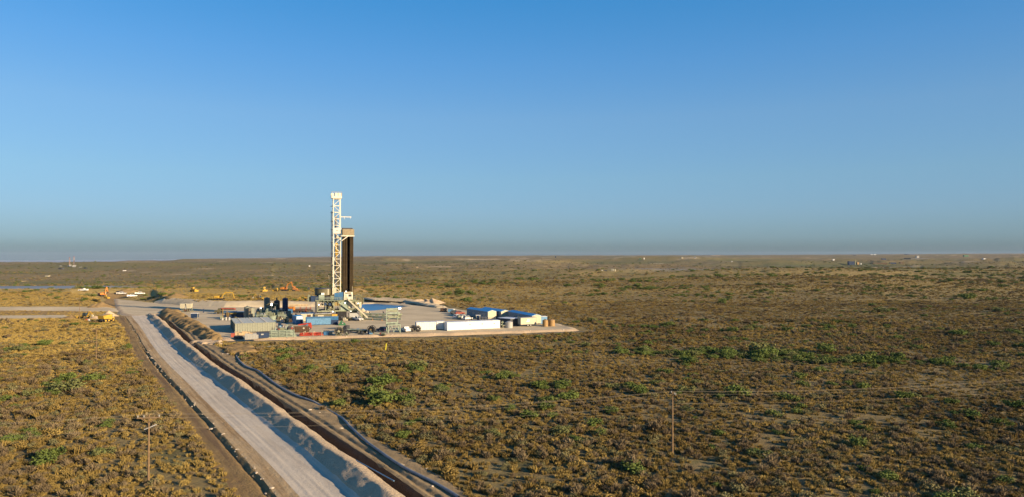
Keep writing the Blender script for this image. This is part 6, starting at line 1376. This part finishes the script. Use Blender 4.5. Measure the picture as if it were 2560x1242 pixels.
# rocks
rkm = []
for s in range(5):
    r_ = random.Random(s + 40); V = []; 
    import bmesh
    bm = bmesh.new(); bmesh.ops.create_icosphere(bm, subdivisions=2, radius=.5)
    for v in bm.verts: v.co = Vector((v.co.x * (1 + .3 * math.sin(5 * v.co.y + s)), v.co.y * .8, v.co.z * .6)) * (1 + r_.uniform(-.16, .16))
    me = bpy.data.meshes.new('rock'); bm.to_mesh(me); bm.free(); me.materials.append(mat('limestone', (0.38, 0.33, 0.27), .9, scale=6)); rkm.append(me)
def rock(x, y, z, s, label, group):
    o = bpy.data.objects.new('rock', random.choice(rkm)); C.objects.link(o); o.location = (x, y, z); o.scale = (s, s * random.uniform(.7, 1), s * random.uniform(.6, 1)); o.rotation_euler = (0, 0, random.uniform(0, 6.28)); tag(o, label, 'rock', group)
for i in range(110):
    u_ = min(.97, random.betavariate(1.0, 1.3)); k = int(u_ * (len(AX) - 40)); v_ = random.choice((-9.9, -10.0, -10.4)) + random.gauss(0, .35); b_ = fbm(np.array([AU[k] / 14]), np.array([3.3]), 61, 3)[0] - .5; v_ -= b_ * .9
    x, y = AX[k] + ANR[k] * v_; rock(x, y, float(Hs(x, y)) + .22, random.lognormvariate(-1.35, .45), 'pale limestone lump on the lip of the ditch left of the road', 'rocks along the ditch')
for i in range(60):
    px = random.uniform(600, 1440); py = np.interp(px, [600, 900, 1100, 1300, 1440], [848, 842, 835, 828, 823]) + random.gauss(1, 1.5); q = G(px, py); rock(q[0], q[1], q[2] - .1, random.lognormvariate(-.85, .35), 'pale rock on the sloping front edge of the pad', 'rocks along the pad edge')
for i in range(40):
    k = int(random.random() * 300); v_ = random.uniform(7.0, 10.5); x, y = AX[k] + ANR[k] * v_; rock(x, y, float(Hs(x, y)) + .15, random.lognormvariate(-1.3, .4), 'pale stone on the dirt strip between track and pipeline', 'stones beside the pipeline')
for i, (px, py, s) in enumerate(((569, 886, .9), (1080, 1221, .5), (853, 1074, .6), (775, 1028, .6))):
    q = G(px, py); rock(q[0], q[1], q[2] + .3, s, ('largest pale boulder beside the hose bend near the pad', 'pale round boulder at the bottom beside the pipeline', 'white angular boulder in the middle of the pipeline strip', 'flat pale boulder up the pipeline strip')[i], None)
# utility poles and wires
def pole(label, base, h, arm_rz, brace=True, thin=1.0, group='wooden utility poles', arm=2.6, lean=(0, 0), second=True):
    o = thing('utility_pole', label, 'utility pole', base, arm_rz, group); o.rotation_euler = (lean[0], lean[1], arm_rz)
    MB().cyl((0, 0, -.5), (0, 0, h), .15 * thin, 10, .10 * thin).build('post', p_['wood'], o, smooth=True)
    ca = MB().bar((-arm / 2, -.16, h - .35), (arm / 2, -.16, h - .35), .13 * thin, .16 * thin).build('crossarm', p_['wood'], o)
    for x in (-arm / 2 + .1, -arm * .2, arm / 2 - .1): MB().cyl((x, -.16, h - .27), (x, -.16, h - .03), .06, 8).build('insulator', p_['plastic'], ca)
    if brace: MB().bar((-arm * .33, -.2, h - .4), (0, -.2, h - 1.0), .05, .09).bar((arm * .33, -.2, h - .4), (0, -.2, h - 1.0), .05, .09).build('brace', p_['wood'], o)
    if second: MB().bar((-.45, -.35, h - 1.75), (.75, .45, h - 1.35), .08, .1).build('side_arm', p_['grey'], o)
    return o
A_ = Vector(G(371, 1207)); B_ = Vector(G(1681, 1136)); hA = (CAM_H - A_.z) - (1035 - HY) * A_.y / F; hA = hA; hB = (CAM_H - B_.z) - (978 - HY) * B_.y / F
wd = math.atan2(B_.y - A_.y, B_.x - A_.x)
pole('wooden power pole with braced crossarm in the grass left of the road', A_, hA, R(12), lean=(0, R(.4)))
pole('wooden power pole with short crossarm standing alone in the right scrub', B_, hB, wd + R(90), brace=False, arm=1.7, second=False)
NX = B_ + (B_ - A_).normalized() * 70; NX.z = 0; PV_ = A_ - (B_ - A_).normalized() * 70; PV_.z = 0
WIREM = mat('aluminium_wire', (0.30, 0.26, 0.20), .5, .1, var=0)
def wire(label, off, drop, r=.007, group='power line wires'):
    pts = []
    T = [PV_ + Vector((0, 0, 9.0)), A_ + Vector((0, 0, hA)), B_ + Vector((0, 0, hB)), NX + Vector((0, 0, 9.3))]
    n_ = Vector((-math.sin(wd), math.cos(wd), 0))
    for a, b in zip(T[:-1], T[1:]):
        for k in range(18):
            t_ = k / 18; p = a.lerp(b, t_) + n_ * off; p.z -= drop + 1.1 * 4 * t_ * (1 - t_) * .8; pts.append(p)
    pts.append(T[-1] + n_ * off)
    c = pts[0].copy(); o = MB().path([tuple(q - c) for q in pts], r, 5).build('wire', WIREM); o.location = c; tag(o, label, 'wire', group)
wire('far wire of the power line crossing the road and right scrub', 1.0, 0.1); wire('middle wire of the power line crossing the road and right scrub', .1, 0.0); wire('near wire of the power line crossing the road and right scrub', -1.0, .12); wire('lowest wire of the power line, hung below the crossarms', -.1, 1.6)
for i, (px, py, top, lb) in enumerate(((241, 900, 818, 'thin wooden pole in the green grass left of the road, middle distance'), (199, 796, 744, 'thin wooden pole beside the yellow backhoe loader'))):
    b_ = Vector(G(px, py)); h_ = (CAM_H - b_.z) - (top - HY) * b_.y / F; pole(lb, b_, h_, R(10), brace=False, thin=.8, second=False)
for i, (px, py, top, a) in enumerate(((166, 719, 700, 1.2), (177, 720, 704, 2.4))):
    b_ = Vector(G(px, py)); pole(('left', 'right')[i] + ' of two small poles sticking up behind the left ridge', b_, 6.5, 0, brace=False, thin=1.2, second=False, arm=a * 1.6)
# clutter near the backhoe
for i, (px, py, m) in enumerate(((217, 799, 'red'), (222, 800, 'white'), (224, 803, 'white'))):
    q = G(px, py); o = MB().box(-.35, .35, -.25, .25, 0, .5).build('cooler_box' if m == 'white' else 'fuel_can', p_[m]); o.location = q; tag(o, ('small red can lying in the grass near the backhoe', 'small white box next to the red can near the backhoe', 'small white box nearest the camera by the backhoe')[i], 'can' if m == 'red' else 'box')
q = G(966, 876); o = MB().bar((-.25, 0, 0), (0, 0, 2.2), .22).build('marker_post', mat('yellow_plastic', (.6, .55, .04), .5)); o.location = q; tag(o, 'yellow marker post leaning in the scrub in front of the pad', 'marker')
for i, (px, py) in enumerate(((931, 799), (955, 800.5))):
    q = P(px, py); o = MB().cyl((0, 0, 0), (0, 0, .8), .18, 8, .04).cyl((0, 0, 0), (0, 0, .05), .3, 8).build('traffic_cone', p_['orange']); o.location = q; tag(o, 'orange cone on the pad right of the rig pickup, %s' % ('left' if i == 0 else 'right'), 'traffic cone', 'traffic cones')
# ---------------------------------------------------------------- far away
def far_at(px, py): return ground(px, py, 500, 12000)
def far_rig(label, px, base, top, dark):
    q = Vector(far_at(px, base)); s = q.y / F; h = (base - top) * s; o = thing('distant_rig', label, 'drilling rig', q, R(15), 'distant drilling rigs'); w = 1.7 * s * .5
    mb = MB()
    for a in (-1, 1):
        for b in (-1, 1): mb.bar((a * w, b * w, h * .2), (a * w * .8, b * w, h * .97), w * .35)
    for k in range(9): z = h * (.22 + .083 * k); mb.bar((-w, -w, z), (w, -w, z + h * .08), w * .25).bar((-w, w, z), (w, w, z), w * .25)
    mb.build('mast', mat('far_mast', (.30, .22, .18), .6), o); MB().box(-w * 1.2, w * 1.2, -w, w, h * .95, h).build('crown', p_['brick'], o); MB().box(-w * 4, w * 4, -w * 3, w * 3, h * .02, h * .14).build('substructure', p_['grey'], o); MB().box(-w * 3, w * 5, -w * 3, w * 3, h * .14, h * .2).build('drill_floor', p_['plastic'], o)
    if dark: MB().box(-w * .9, w * 1.1, w * .5, w * 1.2, h * .2, h * .66).build('racked_pipe', p_['navy'], o)
    else: MB().box(-w * 1.4, -w * .6, w * .5, w * 1.2, h * .2, h * .66).build('racked_pipe', p_['brick'], o)
far_rig('distant drilling rig with a pale mast, left of two on the horizon', 174, 665, 642, False); far_rig('distant drilling rig with dark racked pipe, right of two on the horizon', 185, 667, 640, True)
def far_box(label, px, base, w, h, m, d=1.0, name='distant_building', cat='building', roof=None, group=None):
    q = Vector(far_at(px, base)); s = q.y / F; o = thing(name, label, cat, q, R(random.uniform(-8, 8)), group)
    MB().box(-w * s / 2, w * s / 2, 0, w * s * d, -1, h * s).build('wall', p_[m], o); MB().box(-w * s / 2 - .2, w * s / 2 + .2, -.2, w * s * d + .2, h * s, h * s * 1.08).build('roof', p_[roof or m], o); return o
def far_tank(label, px, base, w, h, m, group=None):
    q = Vector(far_at(px, base)); s = q.y / F; o = thing('distant_tank', label, 'tank', q, 0, group); MB().cyl((0, 0, -1), (0, 0, h * s), w * s / 2, 14).build('shell', p_[m], o, smooth=True); MB().cyl((0, 0, h * s), (0, 0, h * s * 1.1), w * s / 2, 14, w * s * .1).build('top', p_[m], o); return o
for i, px in enumerate((1529.5, 1533.5, 1537.5)): far_tank(('left', 'middle', 'right')[i] + ' of three cream tanks on the plain right of centre', px, 676.5, 3.0, 5, 'cream', 'three cream tanks')
far_tank('small white tank left of the three cream tanks', 1505, 676, 2.5, 2.5, 'white'); far_box('low blue shed beside the small white tank', 1512, 676.5, 10, 1.5, 'navy')
far_box('tall dark green block building on the far right plain', 2131, 660.5, 16, 8, 'navy', .6, roof='dgrey'); far_box('narrow tower attached to the tall dark green block', 2138.5, 660.5, 2, 10, 'green2'); far_box('small tan building right of the tall dark block', 2145.5, 659.5, 5, 5, 'brown'); far_tank('white tank right of the small tan building', 2152, 659, 3, 2.5, 'white')
for i, (px, b, w, h, m, lb) in enumerate(((2200, 660, 34, 4, 'rust', 'low dark red storage yard on the far right plain'), (2208.5, 660, 4, 4.5, 'brown', 'small brown tank house at the right end of the dark red yard'), (2233, 658, 14, 3, 'navy', 'low dark shed right of the dark red yard'), (2255, 657.5, 8, 3, 'rust', 'low shed with tan end, farthest right of the far yard'),
        (2210, 648, 10, 3, 'navy', 'dark building on the right upper plain'), (2300, 646, 50, 1.6, 'dgrey', 'long dark line of sheds on the right upper plain'), (2295, 643, 6, 4, 'plastic', 'pale tank cluster behind the long sheds'), (2285, 635.5, 30, 1.4, 'navy', 'dark structure on the right skyline'),
        (2416, 641, 11, 4, 'dgreen', 'dark clump shaped building near the right skyline'), (2462, 647, 6, 1.8, 'white', 'white shed at the far right plain'), (2188, 636, 4, 2, 'white', 'white tank on the right skyline'), (2180, 636, 3, 1.6, 'white', 'small white dot like tank left of the skyline tank'),
        (2084, 649, 4, 2.2, 'white', 'small white shed right of centre on the upper plain'), (2138, 637.5, 5, 1.6, 'navy', 'dark shed on the skyline above the dark block'), (1601, 646.5, 4, 2.2, 'dgreen', 'dark green tree like shed on the plain, centre right'), (1610.5, 646.5, 2, 3, 'white', 'white tank beside the dark shed, centre right'),
        (116, 690, 8, 2, 'cream', 'cream shed alone on the brown plain at the far left'), (150, 672, 9, 3.5, 'dgrey', 'grey tank group left of the distant rigs'), (212, 671, 6, 3.5, 'dgrey', 'grey tank group right of the distant rigs'), (310, 676, 6, 1.6, 'white', 'tiny white shed on the plain right of the distant rigs'),
        (150, 664, 5, 1.0, 'plastic', 'white trailer row left of the distant rigs'), (200, 667, 5, 1.0, 'plastic', 'white trailer row right of the distant rigs'), (1389, 643, 2, 4, 'navy', 'dark thin tower on the skyline, centre'), (773, 664.5, 2.5, 1.8, 'white', 'tiny white hut on the plain left of the mast'),
        (1043, 668, 4, 2, 'carton', 'tiny tan hut on the plain right of the mast'), (55, 702, 14, .9, 'carton', 'long low pale shed on the far left plain'), (1706, 645, 4, 3, 'cream', 'cream tanks on the plain, right of centre'), (1738, 644, 4, 3, 'grey', 'grey tanks right of the cream ones'), (1830, 653, 2, 1.6, 'white', 'tiny white hut near the middle right rise'))):
    far_box(lb, px, b, w, h, m, .5 if w > 9 else 1.0)
# ================================================================ HAZE
def haze(density=1.7e-5):
    a, b, zb, zt = -21000, 21000, -240.0, 110.0
    V = [(x, y, z) for z in (zb, zt) for x, y in ((a, a), (b, a), (b, b), (a, b))]
    o = mesh_obj('haze', V, [(0, 3, 2, 1), (4, 5, 6, 7), (0, 1, 5, 4), (1, 2, 6, 5), (2, 3, 7, 6), (3, 0, 4, 7)], bpy.data.materials.new('haze'), kind='stuff')
    m = o.data.materials[0]; m.use_nodes = True; n = m.node_tree.nodes; n.clear()
    out = n.new('ShaderNodeOutputMaterial'); v = n.new('ShaderNodeVolumePrincipled')
    v.inputs['Color'].default_value = (0.48, 0.62, 0.88, 1); v.inputs['Density'].default_value = density; v.inputs['Anisotropy'].default_value = 0.0
    m.node_tree.links.new(v.outputs[0], out.inputs['Volume'])
    tag(o, 'thin pale blue haze lying over the far plain', 'haze')
haze()
